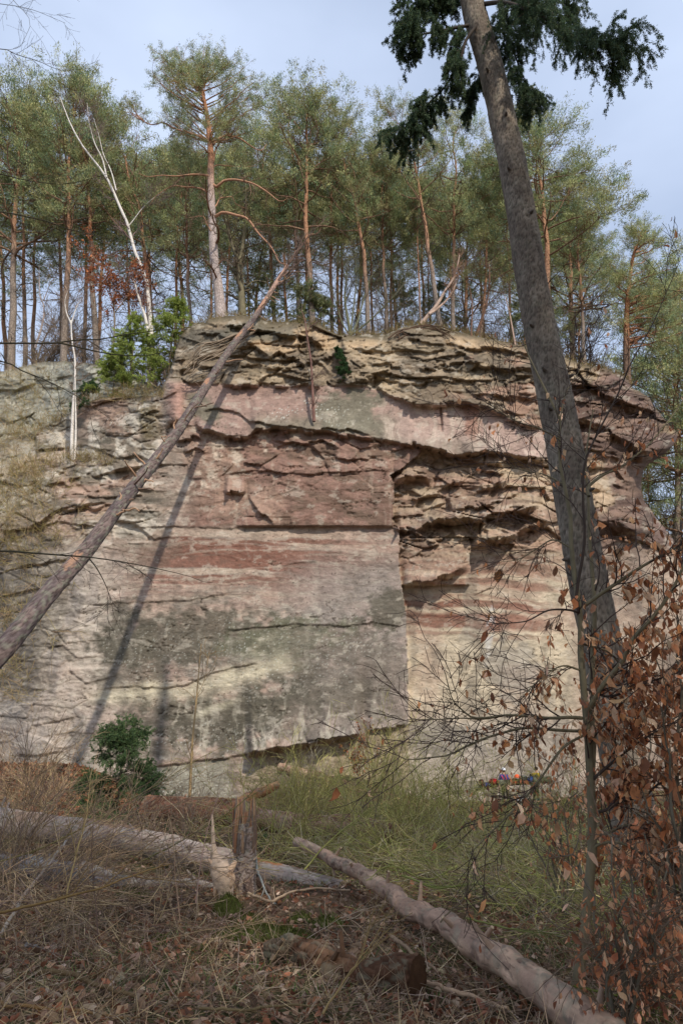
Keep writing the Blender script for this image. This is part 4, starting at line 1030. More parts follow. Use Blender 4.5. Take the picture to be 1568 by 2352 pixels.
# ------------------------------------------------------------------ the leaning dead trunk
rng = np.random.default_rng(51)
def wpts(l, K=None):
    a = np.array(l, float); w = P(a[:, 0], a[:, 1], a[:, 2])
    return resample(w, K) if K else w
lt = wpts([(-190,1690,13.2),(-40,1540,14.6),(20,1478,15.1),(110,1365,16.4),(200,1262,17.9),(300,1128,20.2),(400,1002,23.1),(470,892,26.2),(530,800,29.3),(575,742,31.6),(610,690,33.6),(640,640,35.6),(668,596,37.5),(690,560,39)], 90)
root = thing('leaning_dead_tree', 'long dead pine trunk leaning diagonally from the lower left up against the cliff top', 'dead tree', lt[0])
lr = np.interp(np.linspace(0, 1, 90), [0,.12,.5,.78,.9,1], [.245,.225,.19,.155,.10,.045])
kc = np.linspace(0, 1, 90)[:, None]
m_ = MB(); lt_ = resample(lt, 420); barked(m_, lt_, np.interp(np.linspace(0, 1, 420), np.linspace(0, 1, 90), lr), 44, (.085, .13), .022, (lin(100,88,86), lin(120,104,98), lin(62,50,47)), 3, lichen=.35, patch=[(.14,.55,.012,.08,(160,126,104)),(.33,.4,.008,.08,(160,120,96)),(.47,.5,.01,.1,(164,124,100)),(.62,.5,.015,.12,(168,128,102)),(.74,.45,.03,.25,(168,130,108)),(.85,.5,.08,.4,(172,140,124))]); m_.build('trunk', M_barkgeo, root)
for i in range(40):
    t = rng.uniform(.2, .93); k = int(t*89); p = lt[k]; a = norm(rng.normal(size=3)+[.4, -.3, .2]); L = rng.uniform(.2, .8)*(1 if t < .75 else 1.5)
    m_ = MB(); st = p+a*np.linspace(lr[k]*.6, lr[k]+L, 6)[:, None]+np.cumsum(rng.normal(size=(6, 3))*.03, 0)
    tubes(m_, st, np.linspace(.04, .018, 6), 6, lin(176,140,112) if i % 2 else lin(128,104,88), cap=tuple(lin(206,178,140))); m_.build('branch_stub', M_log, root)
seg = lt[70:][None]
for i, tt in enumerate([.1,.2,.3,.4,.45,.55,.62,.7,.78,.85,.9,.95]):
    p, tn = at(seg, np.array([tt])); d = norm(norm(tn[0])*1.1+rng.normal(size=3)*.55+[.35, 0, .1]); L = rng.uniform(2., 4.2)
    q = [p[0]]
    for k in range(9): d = norm(d+rng.normal(size=3)*.13+[0.02, 0, .02]); q.append(q[-1]+d*L/9)
    q = np.array(q)[None]; m_ = MB(); rr = np.linspace(.05, .014, 10)[None]
    tubes(m_, q, rr, 5, lin(128,104,92)); s, r2, _ = grow(q, rr, 12, .15, 1, (.5, 1.4), (.3, .8), .02, .15, 6, .6, .3); tubes(m_, s, np.maximum(r2, .009), 3, lin(124,104,92))
    s2, r3, _ = grow(s, r2, 5, .15, 1, (.25, .8), (.3, .8), .02, .15, 4, .7, .5); tubes(m_, s2, np.maximum(r3, .007), 3, lin(124,106,94))
    m_.build('branch', M_twig, root)
# exposed roots and dead sticks on the cap rock to the left of the leaning trunk
rt = thing('dead_branch', 'tangle of grey exposed roots draped over the cap rock left of the leaning trunk', 'roots', P(480, 800, 32))
for k in range(12):
    o = rng.uniform(-10, 14)
    w = wpts([(585-k*2,757+o,31.9),(545,775+o*1.3,31.7),(500,795+o*1.8,31.6),(460,808+o*2.4,31.5),(430+rng.uniform(-14,20),840+o*2.5,31.6)], 16); w += np.cumsum(rng.normal(size=w.shape)*.025, 0)
    m_ = MB(); tubes(m_, w, np.linspace(.05, .02, 16), 5, lin(152,134,114) if k % 2 else lin(122,106,88)); m_.build('root', M_bark, rt)
rm = thing('tree_roots', 'dark root mat and dead sticks overhanging the rim below the pale fallen tree', 'roots', P(930, 760, 33))
for k in range(10):
    w = wpts([(900+rng.uniform(-20,90),775+rng.uniform(-8,8),33),(940+rng.uniform(-20,30),757,33.1),(985+rng.uniform(-10,30),748+rng.uniform(-4,14),33.2),(1020+rng.uniform(-10,30),760+rng.uniform(0,22),33)], 14)
    m_ = MB(); tubes(m_, w, np.linspace(.05, .015, 14), 5, lin(88,68,52)); m_.build('root', M_bark, rm)

# ------------------------------------------------------------------ the big spruce at the right
rng = np.random.default_rng(61)
YS = 9.2
sa = np.array([(1050,-420),(1062,-250),(1073,-120),(1083,0),(1125,150),(1160,300),(1190,450),(1213,600),(1240,750),(1272,900),(1300,1050),(1326,1200),(1352,1350),(1385,1500),(1412,1650),(1440,1800),(1462,1920),(1480,2030),(1490,2090)], float)
sw = resample(P(sa[:, 0], sa[:, 1], YS+np.linspace(.9, 0, len(sa))), 120)[::-1]
root = thing('spruce_tree', 'huge grey spruce trunk crossing the right side with dark drooping sprays at the top', 'spruce', sw[0])
ww = np.interp(np.linspace(0, 1, 120), np.linspace(0, 1, 8), [0]*8)
# width in picture units at heights
vv_ = np.array([-420,0,500,1000,1500,1800,2090]); wd = np.array([50,62,78,96,110,118,132.])
pr = sw-CAM; dep = pr[:, 1]*math.cos(PITCH)+pr[:, 2]*math.sin(PITCH)
vpx = 1176-1568*(pr[:, 2]*math.cos(PITCH)-pr[:, 1]*math.sin(PITCH))/dep
sr = np.interp(vpx, vv_, wd)*dep/1568/2
m_ = MB(); sw_ = resample(sw, 620); barked(m_, sw_, np.interp(np.linspace(0, 1, 620), np.linspace(0, 1, 120), sr*.84), 84, (.034, .062), .012, (lin(116,104,92), lin(136,124,110), lin(66,57,50)), 9, lichen=.08); m_.build('trunk', M_barkgeo, root)
for i in range(13):
    k = int(rng.uniform(20, 112)); a = norm(rng.normal(size=3)*[1, .3, .2]+[0, -1, 0])
    m_ = MB(); tubes(m_, sw[k]+a*np.array([sr[k]*.9, sr[k]+.02, sr[k]+.045])[:, None], [.035, .024, .012], 7, lin(92,82,74), cap=True); m_.build('knot', M_bark, root)
def spruce_limb(pts, r0, spread, hang, n1=26, dens=1., w=None):
    if w is None: a = np.array(pts, float); wp = resample(P(a[:, 0], a[:, 1], a[:, 2]), 26)
    else: wp = resample(w, 26)
    m_ = MB(); rr = np.linspace(r0, .008, 26)[None]; tubes(m_, wp, rr[0], 7, lin(66,56,48))
    s, q, _ = grow(wp[None], rr, n1, .18, 1., (spread*.5, spread), (.5, 1.1), -.03, .1, 7, .5, .3, flat=.8); tubes(m_, s, np.maximum(q, .006), 4, lin(70,60,50))
    base = np.concatenate([s, resample(wp, 7)[None]]); bq = np.concatenate([q, np.full((1, 7), .01)])
    h, hq, _ = grow(base, np.maximum(bq, .006), 9, .1, 1., (hang*.35, hang), (.6, 1.5), -.42, .12, 7, .5, .4); tubes(m_, h, np.maximum(hq, .003), 3, lin(92,74,54))
    h2, hq2, _ = grow(h, hq, 4, .1, .95, (hang*.12, hang*.4), (.3, .8), -.25, .12, 5, .6, .5)
    o = m_.build('branch', M_bark, root)
    n_ = MB()
    for S_, st in ((base, 26), (h, 20), (h2, 12)):
        if w is not None: st = 5
        M, K, _ = S_.shape; tt = rng.random((M, st))
        pp, tn = at(np.repeat(S_, st, 0), tt.ravel()); n = len(pp); e = 7
        c = np.repeat(vcol(np.array([lin(84,102,72), lin(68,88,68), lin(100,116,78), lin(86,108,86)]), n, .2), e, 0)
        dd = np.repeat(tn, e, 0)*.75+rng.normal(size=(n*e, 3))*.65
        blades(n_, np.repeat(pp, e, 0)+rng.normal(size=(n*e, 3))*.012, dd, rng.uniform(.025, .045, n*e)*(1 if w is None else 2.2), .011 if w is None else .03, c)
    nd = n_.build('needles', M_needle, root); nd.parent = o
    return o
spruce_limb([(1100,10,9.9),(1160,5,9.4),(1230,30,9),(1300,70,8.8),(1340,88,8.6),(1375,104,8.5),(1412,116,8.4)], .05, .6, .85, 24)
spruce_limb([(1100,-60,10),(1180,-60,9.8),(1260,-40,9.6),(1310,-20,9.6)], .05, .7, .8, 18)
spruce_limb([(1110,60,9.8),(1150,70,10.4),(1175,110,10.8),(1195,160,10.8),(1218,212,10.8)], .035, .6, .6, 15)
spruce_limb([(1090,55,9.9),(1050,62,9.8),(1000,72,9.8),(955,78,9.8),(930,64,9.8)], .04, .6, .55, 15)
spruce_limb([(1080,-20,10.2),(1040,-20,10.2),(1000,0,10.2),(965,15,10.2)], .04, .6, .5, 14)
spruce_limb([(1092,60,9.7),(1068,95,9.7),(1055,140,9.8),(1020,200,10),(975,245,10.2),(940,290,10.4),(910,335,10.6)], .035, .6, .55, 19)
spruce_limb([(1110,150,9.8),(1100,180,10.4),(1090,220,10.8),(1080,262,11)], .02, .3, .4, 8)

# the crown above the view: it throws the soft shade on the lower wall
tp0 = sw[-1]; tdir = np.array([-.03, .01, 1.]); tt_ = np.linspace(0, 1, 20)[:, None]
m_ = MB(); tubes(m_, tp0+tdir*tt_*2.5, np.linspace(sr[-1], .04, 20), 12, lin(116,104,92)); m_.build('upper_trunk', M_barkgeo, root)
for i in range(0):
    t = i/22; p = tp0+tdir*(.5+t*12); az = i*2.4+.6; L = 2.6*(1-t*.75)
    d = np.array([math.cos(az), math.sin(az), -.12]); w_ = np.array([p, p+d*L*.35+[0, 0, .12], p+d*L*.7, p+d*L+[0, 0, .15]])
    spruce_limb(None, .04, L*.22, .5, 12, w=w_)

# ------------------------------------------------------------------ beeches with brown leaves
rng = np.random.default_rng(71)
BL = np.array([lin(204,142,96), lin(180,116,78), lin(224,172,128), lin(196,130,86), lin(148,100,72), lin(230,190,152)])
def twig_leaves(root, limbs, rads, n1, l1, n2, l2, prob, Lr, colr, twc, minr=.0022, n0=0, name='twigs', lname='leaves', cl=1, droop=.0):
    tm = MB()
    s, q, _ = grow(limbs, rads, n1, .12, 1., l1, (.4, 1.), droop, .14, 7, .5, .3); q = np.maximum(q, minr*1.3); tubes(tm, s, q, 4, twc)
    s2, q2, _ = grow(s, q, n2, .15, 1., l2, (.4, 1.), droop, .16, 5, .6, .5); q2 = np.maximum(q2, minr); tubes(tm, s2, q2, 3, twc)
    tm.build(name, M_twig, root)
    pts = np.concatenate([s2[:, -1], s2[:, 2], s2[:, 3], s[:, -1], s[:, 4], s[:, 5]])
    pts = np.repeat(pts, cl, 0)
    keep = rng.random(len(pts)) < prob(pts)
    pts = pts[keep]; n = len(pts)
    if n:
        pts = pts+rng.normal(size=pts.shape)*.012
        m_ = MB(); leaves(m_, pts, rng.normal(size=pts.shape)*[.4, .4, .3]+[0, 0, -1], rng.uniform(*Lr, n), rng.uniform(.45, .62, n)*np.mean(Lr), vcol(colr, n, .25), .35)
        m_.build(lname, M_leaf, root)
def uvof(p):
    q = p-CAM; dep = q[:, 1]*math.cos(PITCH)+q[:, 2]*math.sin(PITCH)
    return 784+1568*q[:, 0]/dep, 1176-1568*(q[:, 2]*math.cos(PITCH)-q[:, 1]*math.sin(PITCH))/dep
GB = lin(118,108,84)
Yb = 5.6
be_ = thing('beech_tree', 'young beech with olive-grey forked stems and brown leaves before the big spruce trunk', 'beech tree', P(1322, 2290, Yb))
stems = [
 ([(1322,2290),(1338,2170),(1352,2040),(1360,1940),(1356,1800),(1350,1700),(1342,1600),(1333,1500),(1333,1413),(1322,1345),(1311,1250),(1308,1156),(1289,1101),(1284,1007),(1284,952),(1262,915),(1251,898),(1235,862),(1215,820),(1195,770)], 0, .040, .006),
 ([(1356,1800),(1362,1700),(1360,1600),(1360,1535),(1365,1386),(1354,1250),(1349,1115),(1343,1074),(1350,1010),(1362,940)], .25, .028, .005),
 ([(1330,1420),(1322,1372),(1338,1277),(1343,1223),(1338,1142),(1343,1060),(1373,993),(1398,945),(1422,898),(1450,830),(1500,740),(1560,600)], -.3, .014, .003),
 ([(1352,1140),(1349,1120),(1385,1090),(1427,1072),(1460,1045),(1495,1015),(1549,947),(1575,910)], .3, .016, .004),
 ([(1343,1390),(1387,1359),(1430,1330),(1468,1305),(1520,1275),(1575,1245)], -.4, .018, .008),
 ([(1345,1640),(1380,1580),(1427,1521),(1454,1467),(1503,1413),(1549,1345),(1580,1270)], -.6, .022, .01),
 ([(1335,1410),(1311,1402),(1275,1400),(1251,1405),(1220,1422),(1197,1429),(1143,1432),(1110,1425)], -.3, .010, .0025),
 ([(1335,1650),(1309,1648),(1260,1650),(1219,1646),(1164,1643),(1124,1648),(1084,1648),(1060,1630),(1040,1610),(1029,1575),(1022,1545)], -.5, .016, .003),
 ([(1164,1643),(1110,1652),(1060,1650),(1004,1653),(934,1653)], -.6, .008, .003),
 ([(1340,1680),(1284,1678),(1240,1674),(1199,1673),(1150,1685),(1109,1698),(1064,1718),(1030,1735),(994,1740),(950,1745),(914,1738),(890,1705),(876,1665)], -.5, .014, .003),
 ([(1358,1960),(1369,1943),(1395,1936),(1429,1938),(1484,1968),(1530,1985),(1580,2004)], -.2, .012, .006),
 ([(1362,1905),(1374,1918),(1400,1912),(1445,1895),(1500,1912),(1575,1935)], .2, .012, .006),
 ([(1365,1868),(1395,1860),(1430,1838),(1480,1828),(1515,1800),(1570,1790)], -.3, .013, .006),
 ([(1338,1690),(1290,1720),(1240,1790),(1190,1850),(1140,1900),(1080,1960)], -.5, .011, .003),
 ([(1333,1540),(1290,1530),(1240,1560),(1200,1600)], -.2, .009, .003),
 ([(1312,1260),(1270,1240),(1230,1262),(1190,1285),(1150,1290)], .2, .008, .0025),
 ([(1290,1110),(1250,1090),(1200,1080),(1150,1060)], .2, .007, .0025), ([(1286,1010),(1240,985),(1180,965),(1120,925)], -.2, .007, .0025),
 ([(1286,960),(1300,900),(1330,850),(1340,800)], .2, .007, .0025),
 ([(1350,1800),(1420,1740),(1490,1690),(1575,1650)], -.3, .014, .006), ([(1340,1580),(1400,1600),(1480,1570),(1575,1540)], -.3, .012, .006), ([(1340,1480),(1400,1500),(1450,1560),(1520,1600)], .3, .01, .004),
]
def prob1(p):
    u, v = uvof(p)
    pr = .03+.75*sst(1180, 1360, u)*sst(1320, 1640, v)+.16*sst(1000, 1300, u)*sst(1450, 1700, v)+.2*sst(1200, 1330, u)*sst(850, 1150, v)+.35*sst(1350,1500,u)*sst(1150,1400,v)
    return pr*sst(2330, 2050, v)
LL, RR = [], []
for pts, dy, r0, r1 in stems:
    a = np.array(pts, float); w = resample(P(a[:, 0], a[:, 1], Yb+dy*np.linspace(0, 1, len(a))), 24); rr = np.linspace(r0, r1, 24)
    m_ = MB(); tubes(m_, w, rr, 9 if r0 > .02 else 6, GB if dy != -.3 else lin(70,58,50), rough=.06); m_.build('stem' if r0 > .02 else 'branch', M_bark, be_)
    LL.append(w); RR.append(np.minimum(rr, .014))
LL, RR = np.array(LL), np.array(RR)
twig_leaves(be_, LL, RR, 15, (.2, .75), 7, (.07, .28), prob1, (.055, .085), BL, lin(76,62,56))
def beech2(u0, v0, Y, tops, label, prob, Lr, cols, seed, n1=10, n2=5, r0=.02, l1=(.25, .8), l2=(.08, .3), cl=1):
    global rng
    rng = np.random.default_rng(seed)
    p0 = P(u0, v0, Y); rt_ = thing('beech_sapling', label, 'beech sapling', p0, 'leafy beech saplings at the right')
    LL, RR = [], []
    for (u, v, dy) in tops:
        b = P(u, v, Y+dy); k = np.linspace(0, 1, 9)[:, None]
        w = p0+(b-p0)*k+rng.normal(size=(9, 3))*.05*k; w[:, 2] += .15*np.sin(np.pi*k[:, 0])
        w = resample(w, 20); rr = np.linspace(r0, .004, 20); m_ = MB(); tubes(m_, w, rr, 6, lin(104,96,80)); m_.build('stem', M_bark, rt_); LL.append(w); RR.append(np.minimum(rr, .012))
    twig_leaves(rt_, np.array(LL), np.array(RR), n1, l1, n2, l2, prob, Lr, cols, lin(122,104,86), cl=cl)
RD = np.array([lin(200,132,92), lin(176,110,76), lin(216,156,116), lin(148,98,72), lin(220,174,138)])
beech2(1430, 2420, 4.6, [(1330,1960,.3),(1400,1900,.4),(1480,1930,.1),(1560,1950,.3),(1450,2060,-.2),(1540,2120,-.3),(1600,2040,0),(1350,2150,-.1)], 'reddish-brown leafy sapling filling the lower right corner', lambda p: .5*sst(1250, 1400, uvof(p)[0]), (.035, .055), RD, 1, 12, 5, .012, (.15, .5), (.06, .2))
beech2(1520, 2150, 6.6, [(1400,1700,.3),(1480,1620,.4),(1560,1640,.1),(1600,1750,.3),(1380,1850,-.2),(1440,1780,-.4),(1540,1800,-.3)], 'brown-leaved sapling behind the forked young beech, below the rock overhang', lambda p: .42+0*p[:, 0], (.05, .075), BL, 2, 10, 5, .016)
beech2(1600, 2250, 5.2, [(1500,1500,.3),(1560,1350,.2),(1620,1450,0),(1590,1250,.3),(1520,1650,-.2),(1480,1800,.1)], 'brown-leaved sapling cut off by the right edge of the view', lambda p: .44+0*p[:, 0], (.06, .08), BL, 3, 10, 5, .02)
beech2(1300, 2100, 8.2, [(1210,1800,.3),(1260,1750,.2),(1320,1790,0),(1180,1880,.3),(1340,1850,-.2),(1280,1880,.1),(1400,1900,.3)], 'low leafy sapling left of the young beech stem, in front of the climbers', lambda p: .36+0*p[:, 0], (.05, .075), BL, 4, 9, 5, .014)
beech2(1500, 2420, 5.4, [(1390,2150,.3),(1460,2100,.2),(1530,2080,0),(1590,2160,.3),(1420,2260,-.2),(1550,2280,.1)], 'dense small-leaved sapling beneath the reddish one at the bottom right', lambda p: .44+0*p[:, 0], (.035, .055), RD, 5, 12, 5, .012, (.15, .5), (.06, .2))

# ------------------------------------------------------------------ overhanging bare branches at the left (their tree stands outside the view)
rng = np.random.default_rng(81)
ob = thing('overhanging_tree', 'dark bare branches reaching in from the left edge in front of the pines', 'tree', P(-520, 2250, 7.5))
tw_ = wpts([(-520,2250,7.5),(-500,1600,7.5),(-480,1000,7.6),(-470,400,7.6),(-460,-300,7.7)], 40)
m_ = MB(); tubes(m_, tw_, np.linspace(.2, .1, 40), 12, lin(92,84,72)); m_.build('trunk', M_bark, ob)
obr = [
 ([(-470,300),(-200,200),(-60,130),(0,110),(40,125),(90,140),(140,160),(215,155)], 7.5, .012, .0022, 9),
 ([(-470,150),(-150,0),(0,8),(70,20),(110,35),(150,52)], 7.5, .010, .002, 8),
 ([(-470,100),(-200,-100),(0,-20),(40,10),(70,50),(50,100)], 7.3, .009, .002, 8),
 ([(-470,600),(-200,380),(-60,395),(0,399),(50,411),(107,420),(160,421),(210,409),(260,395)], 7., .014, .0022, 6),
 ([(-470,650),(-200,470),(0,486),(60,497),(112,509),(155,525),(215,539),(275,554),(330,560)], 7.2, .016, .0022, 6),
 ([(-470,900),(-200,800),(-60,790),(0,788),(70,788),(137,787),(175,780),(232,779),(275,770),(325,763),(392,755),(440,752)], 6.8, .016, .0024, 6),
 ([(137,787),(205,803),(262,814),(330,816),(392,806)], 6.8, .008, .002, 6),
 ([(-470,1000),(-200,800),(0,829),(50,851),(112,876),(175,909),(230,945),(262,968)], 6.6, .013, .0022, 7),
 ([(-470,1400),(-200,1270),(0,1266),(70,1270),(150,1276),(215,1281),(310,1296),(425,1321),(475,1339),(500,1340)], 6.6, .014, .0018, 6),
 ([(205,1283),(225,1310),(245,1350),(258,1395)], 6.6, .006, .0015, 6),
 ([(-470,500),(-120,280),(0,330),(60,400),(110,500),(130,590)], 7.4, .008, .0018, 6)]
for pts, Y, r0, r1, n in obr:
    a = np.array(pts, float); w = resample(P(a[:, 0], a[:, 1], Y), 30); rr = np.linspace(r0*1.3, r1, 30)[None]
    m_ = MB(); tubes(m_, w, rr[0], 6, lin(84,78,62)); 
    s, q, _ = grow(w[None], np.minimum(rr, .006), n, .45, 1, (.25, .8), (.35, .9), .0, .14, 7, .6, .4); tubes(m_, s, np.maximum(q, .002), 4, lin(84,74,62))
    s2, q2, _ = grow(s, q, 7, .1, 1, (.08, .3), (.4, .9), 0, .15, 5, .6, .5); tubes(m_, s2, np.maximum(q2, .0016), 3, lin(88,76,66))
    m_.build('branch', M_twig, ob)

# ------------------------------------------------------------------ fallen logs
rng = np.random.default_rng(91)
def gpt(u, v, lift=0.):
    """point on the forest floor seen at (u, v)"""
    lo, hi = 2.5, 34.
    for _ in range(30):
        m = (lo+hi)/2; p = P(u, v, m)
        if p[2] > gz(p[0], p[1])+lift: lo = m
        else: hi = m
    return P(u, v, m)
def log(name, label, pts, r0, r1, col, mat, n=16, K=60, stubs=0, endcol=(206,178,140), group='fallen logs', col2=None, rough=.06, wob=.01, patch=None):
    w = resample(np.array(pts, float), K); w = w+np.cumsum(rng.normal(size=w.shape)*wob, 0)*np.sin(np.linspace(0, np.pi, K))[:, None]
    root = thing(name, label, 'log', w[0], group)
    rr = np.linspace(r0, r1, K)*(1+.05*(fbm(np.arange(K)/6., np.arange(K)*0., 3, int(r0*1000))-.5)*2)
    cc = np.repeat(np.asarray(lin(*col))[None], K, 0)
    if col2 is not None:
        k = fbm(np.arange(K)/5., np.arange(K)*0.+3, 3, 5)[:, None]; cc = cc+(lin(*col2)-cc)*sst(.42, .6, k)
    K2 = K*5; w2 = resample(w, K2); r2 = np.interp(np.linspace(0, 1, K2), np.linspace(0, 1, K), rr); m_ = MB(); c2_ = lin(*(col2 or [c*.7 for c in col]))
    barked(m_, w2, r2, n*3, (.07, .11), .02 if mat is M_pinebark else .012, (lin(*col), (lin(*col)+c2_)*.5 if mat is not M_pinebark else c2_, c2_*.55), int(r0*1000)+K, smooth=mat is not M_pinebark, patch=patch, cap=endcol, lichen=.25); m_.build('trunk', M_barkgeo if mat is M_pinebark else mat, root)
    for i in range(stubs):
        k = int(rng.uniform(.05, .95)*(K-1)); a = norm(rng.normal(size=3)+[0, -.5, .8]); L = rng.uniform(.05, .22)
        m_ = MB(); tubes(m_, w[k]+a*np.array([rr[k]*.7, rr[k]+L*.4, rr[k]+L])[:, None], [.03, .022, .016], 6, lin(*col)*.8, cap=tuple(lin(*endcol))); m_.build('branch_stub', M_log, root)
    return root, w, rr
log('fallen_log', 'long grey-lilac barkless log lying across the left half behind the splintered stump', [P(-160,1862,15.4),P(0,1893,14.6),P(150,1918,13.8),P(300,1948,13.0),P(420,1978,12.3),P(520,2000,11.8),P(620,2025,11.4),P(700,2038,11.1),P(785,2052,10.8)], .29, .16, (168,152,142), M_log, 20, 80, 9, col2=(150,124,104), patch=[(.5,.5,.08,.1,(140,110,86)),(.85,.5,.05,.12,(170,118,76)),(.3,.6,.06,.1,(140,116,98))])
log('fallen_log', 'second grey log half sunk in leaves below the long grey-lilac one', [P(-120,1975,11.6),P(40,1990,11.2),P(150,2012,10.9),P(230,2030,10.7),P(300,2040,10.5)], .2, .12, (146,136,130), M_log, 16, 50, 5, col2=(96,84,76))
log('fallen_log', 'thin weathered log with flaking grey wood in front of the stump', [P(190,1990,10.8),P(260,2015,10.6),P(350,2030,10.4),P(440,2028,10.3),P(500,2040,10.1)], .07, .05, (180,162,146), M_log, 12, 40, 4)
log('fallen_log', 'reddish-brown log lying at the cliff foot behind the stump', [P(340,1858,21),P(430,1864,20.4),P(520,1868,19.8),P(560,1872,19.6)], .36, .34, (160,112,86), M_pinebark, 18, 50, 0)
log('fallen_log', 'flaky pink-and-brown barked log right of the stump, continuing behind the green shrub', [P(575,1882,17.6),P(640,1890,17.2),P(720,1902,16.6),P(800,1914,16),P(880,1926,15.4),P(980,1935,15),P(1100,1945,14.6)], .26, .18, (176,138,116), M_pinebark, 18, 60, 3, col2=(128,92,72))
lb = log('fallen_log', 'long smooth pinkish peeled log running from the middle to the bottom right corner', [P(682,1934,12.0),P(715,1948,11.5),P(760,1968,10.9),P(830,2008,9.9),P(900,2048,9.),P(980,2098,8.1),P(1060,2150,7.2),P(1150,2212,6.3),P(1240,2275,5.6),P(1310,2328,5.05),P(1385,2385,4.6),P(1450,2440,4.2)], .072, .118, (190,158,132), M_log, 22, 120, 12, col2=(150,118,102), patch=[(.86,.25,.03,.12,(190,130,70)),(.78,.2,.02,.05,(140,138,128)),(.55,.2,.02,.05,(150,146,136)),(.4,.25,.015,.06,(150,148,138)),(.7,.3,.03,.08,(168,120,90)),(.3,.3,.03,.1,(160,124,100))])[0]
w = np.array([P(1226,2240,5.62),P(1262,2262,5.4),P(1290,2284,5.2)])
log('fallen_log', 'short broken log raised on its branch stubs at the foot of the cliff', [P(640,1765,24.2),P(680,1773,24.1),P(720,1780,24),P(752,1792,24)], .17, .16, (176,144,120), M_pinebark, 14, 30, 3, col2=(120,92,76))
pl = thing('log_prop', 'three grey upright branch stubs holding up the short broken log', 'branch', P(690, 1800, 24))
for u, v1 in ((650,1775),(672,1780),(703,1786)):
    m_ = MB(); tubes(m_, np.array([P(u, v1, 24), P(u-2, v1+22, 24), P(u-3, v1+48, 24.05)]), [.05,.05,.06], 6, lin(140,128,116)); m_.build('stub', M_bark, pl)
log('splintered_log', 'bright orange splintered log end pointing up to the right beside the stump', [P(508,1872,20),P(545,1850,20),P(590,1828,20.1),P(640,1803,20.2)], .2, .1, (196,148,104), M_log, 14, 30, 2, col2=(170,104,64))
log('fallen_log', 'pale thin birch log half buried in the green brushwood right of centre', [P(1290,2015,11.8),P(1200,2030,11.2),P(1110,2048,10.6),P(1040,2064,10.2),P(985,2080,9.9)], .055, .075, (150,144,132), M_birch, 12, 40, 2)
log('rotten_log', 'dark rotten crumbling log with splintered grooves at the bottom centre', [P(690,2195,6.7),P(740,2205,6.5),P(800,2222,6.35),P(870,2235,6.2),P(960,2250,6.0)], .13, .16, (128,96,72), M_pinebark, 18, 60, 6, rough=.35, col2=(88,62,46), endcol=(96,70,50))
log('rotten_log', 'short weathered piece of split wood with long cracks left of the rotten log', [P(620,2192,6.8),P(660,2182,6.75),P(695,2178,6.7)], .09, .07, (146,124,100), M_pinebark, 14, 24, 2, rough=.35, endcol=(120,96,70))
sticks = [
 ('long pale bent stick lying from the stump to the right', [(568,2052),(595,2062),(625,2070),(660,2052),(720,2044),(790,2046)], .018, (176,150,122)),
 ('pale broken stick under the peeled log at the bottom', [(945,2240),(985,2255),(1040,2275),(1100,2295),(1160,2322)], .02, (184,152,122)),
 ('short straw-coloured stick right of the rotten log', [(900,2150),(950,2185),(985,2205),(1020,2230)], .02, (150,124,98)),
 ('orange-brown curved branch lying along the bottom left', [(-10,2304),(80,2308),(170,2308),(240,2320),(310,2325)], .012, (140,108,68)),
 ('mossy brown branch arching low over leaves at the lower left', [(90,2235),(170,2250),(240,2272),(320,2292)], .02, (110,88,58)),
 ('thin straight stick along the bottom edge under the log', [(460,2318),(560,2318),(680,2310),(800,2304)], .010, (122,104,72)),
 ('grey short stick in the leaves at the left', [(60,2172),(110,2160),(140,2150)], .018, (142,136,130)),
 ('crooked grey branch rising beside the pale peeled root stump', [(565,1880),(578,1910),(585,1950),(590,1990),(602,2030),(620,2065),(650,2090)], .018, (142,144,138)),
 ('whitish bare branch leaning across the left logs', [(0,2150),(60,2050),(110,1980),(150,1925)], .02, (168,156,142)),
]
for lbl, pts, r0, c in sticks:
    a = np.array(pts, float)
    if 'rising' in lbl or 'leaning' in lbl:
        w = np.array([P(u, v, Y) for (u, v), Y in zip(pts, np.linspace(10.6, 9.2, len(pts)) if 'rising' in lbl else np.linspace(7.4, 10, len(pts)))])
    else: w = np.array([gpt(u, v, .07)*1. for u, v in pts])
    w = resample(w, 24)+np.cumsum(rng.normal(size=(24, 3))*.006, 0)
    m_ = MB(); tubes(m_, w, np.linspace(r0, r0*.6, 24), 7, lin(*c), cap=True, rough=.1)
    s, q, _ = grow(w[None], np.linspace(r0, r0*.6, 24)[None], 3, .2, .9, (.1, .4), (.5, 1.), .05, .15, 6, .5, .4); tubes(m_, s, np.maximum(q, .003), 4, lin(*c))
    tag(m_.build('stick', M_bark), lbl, 'stick', 'sticks on the forest floor')

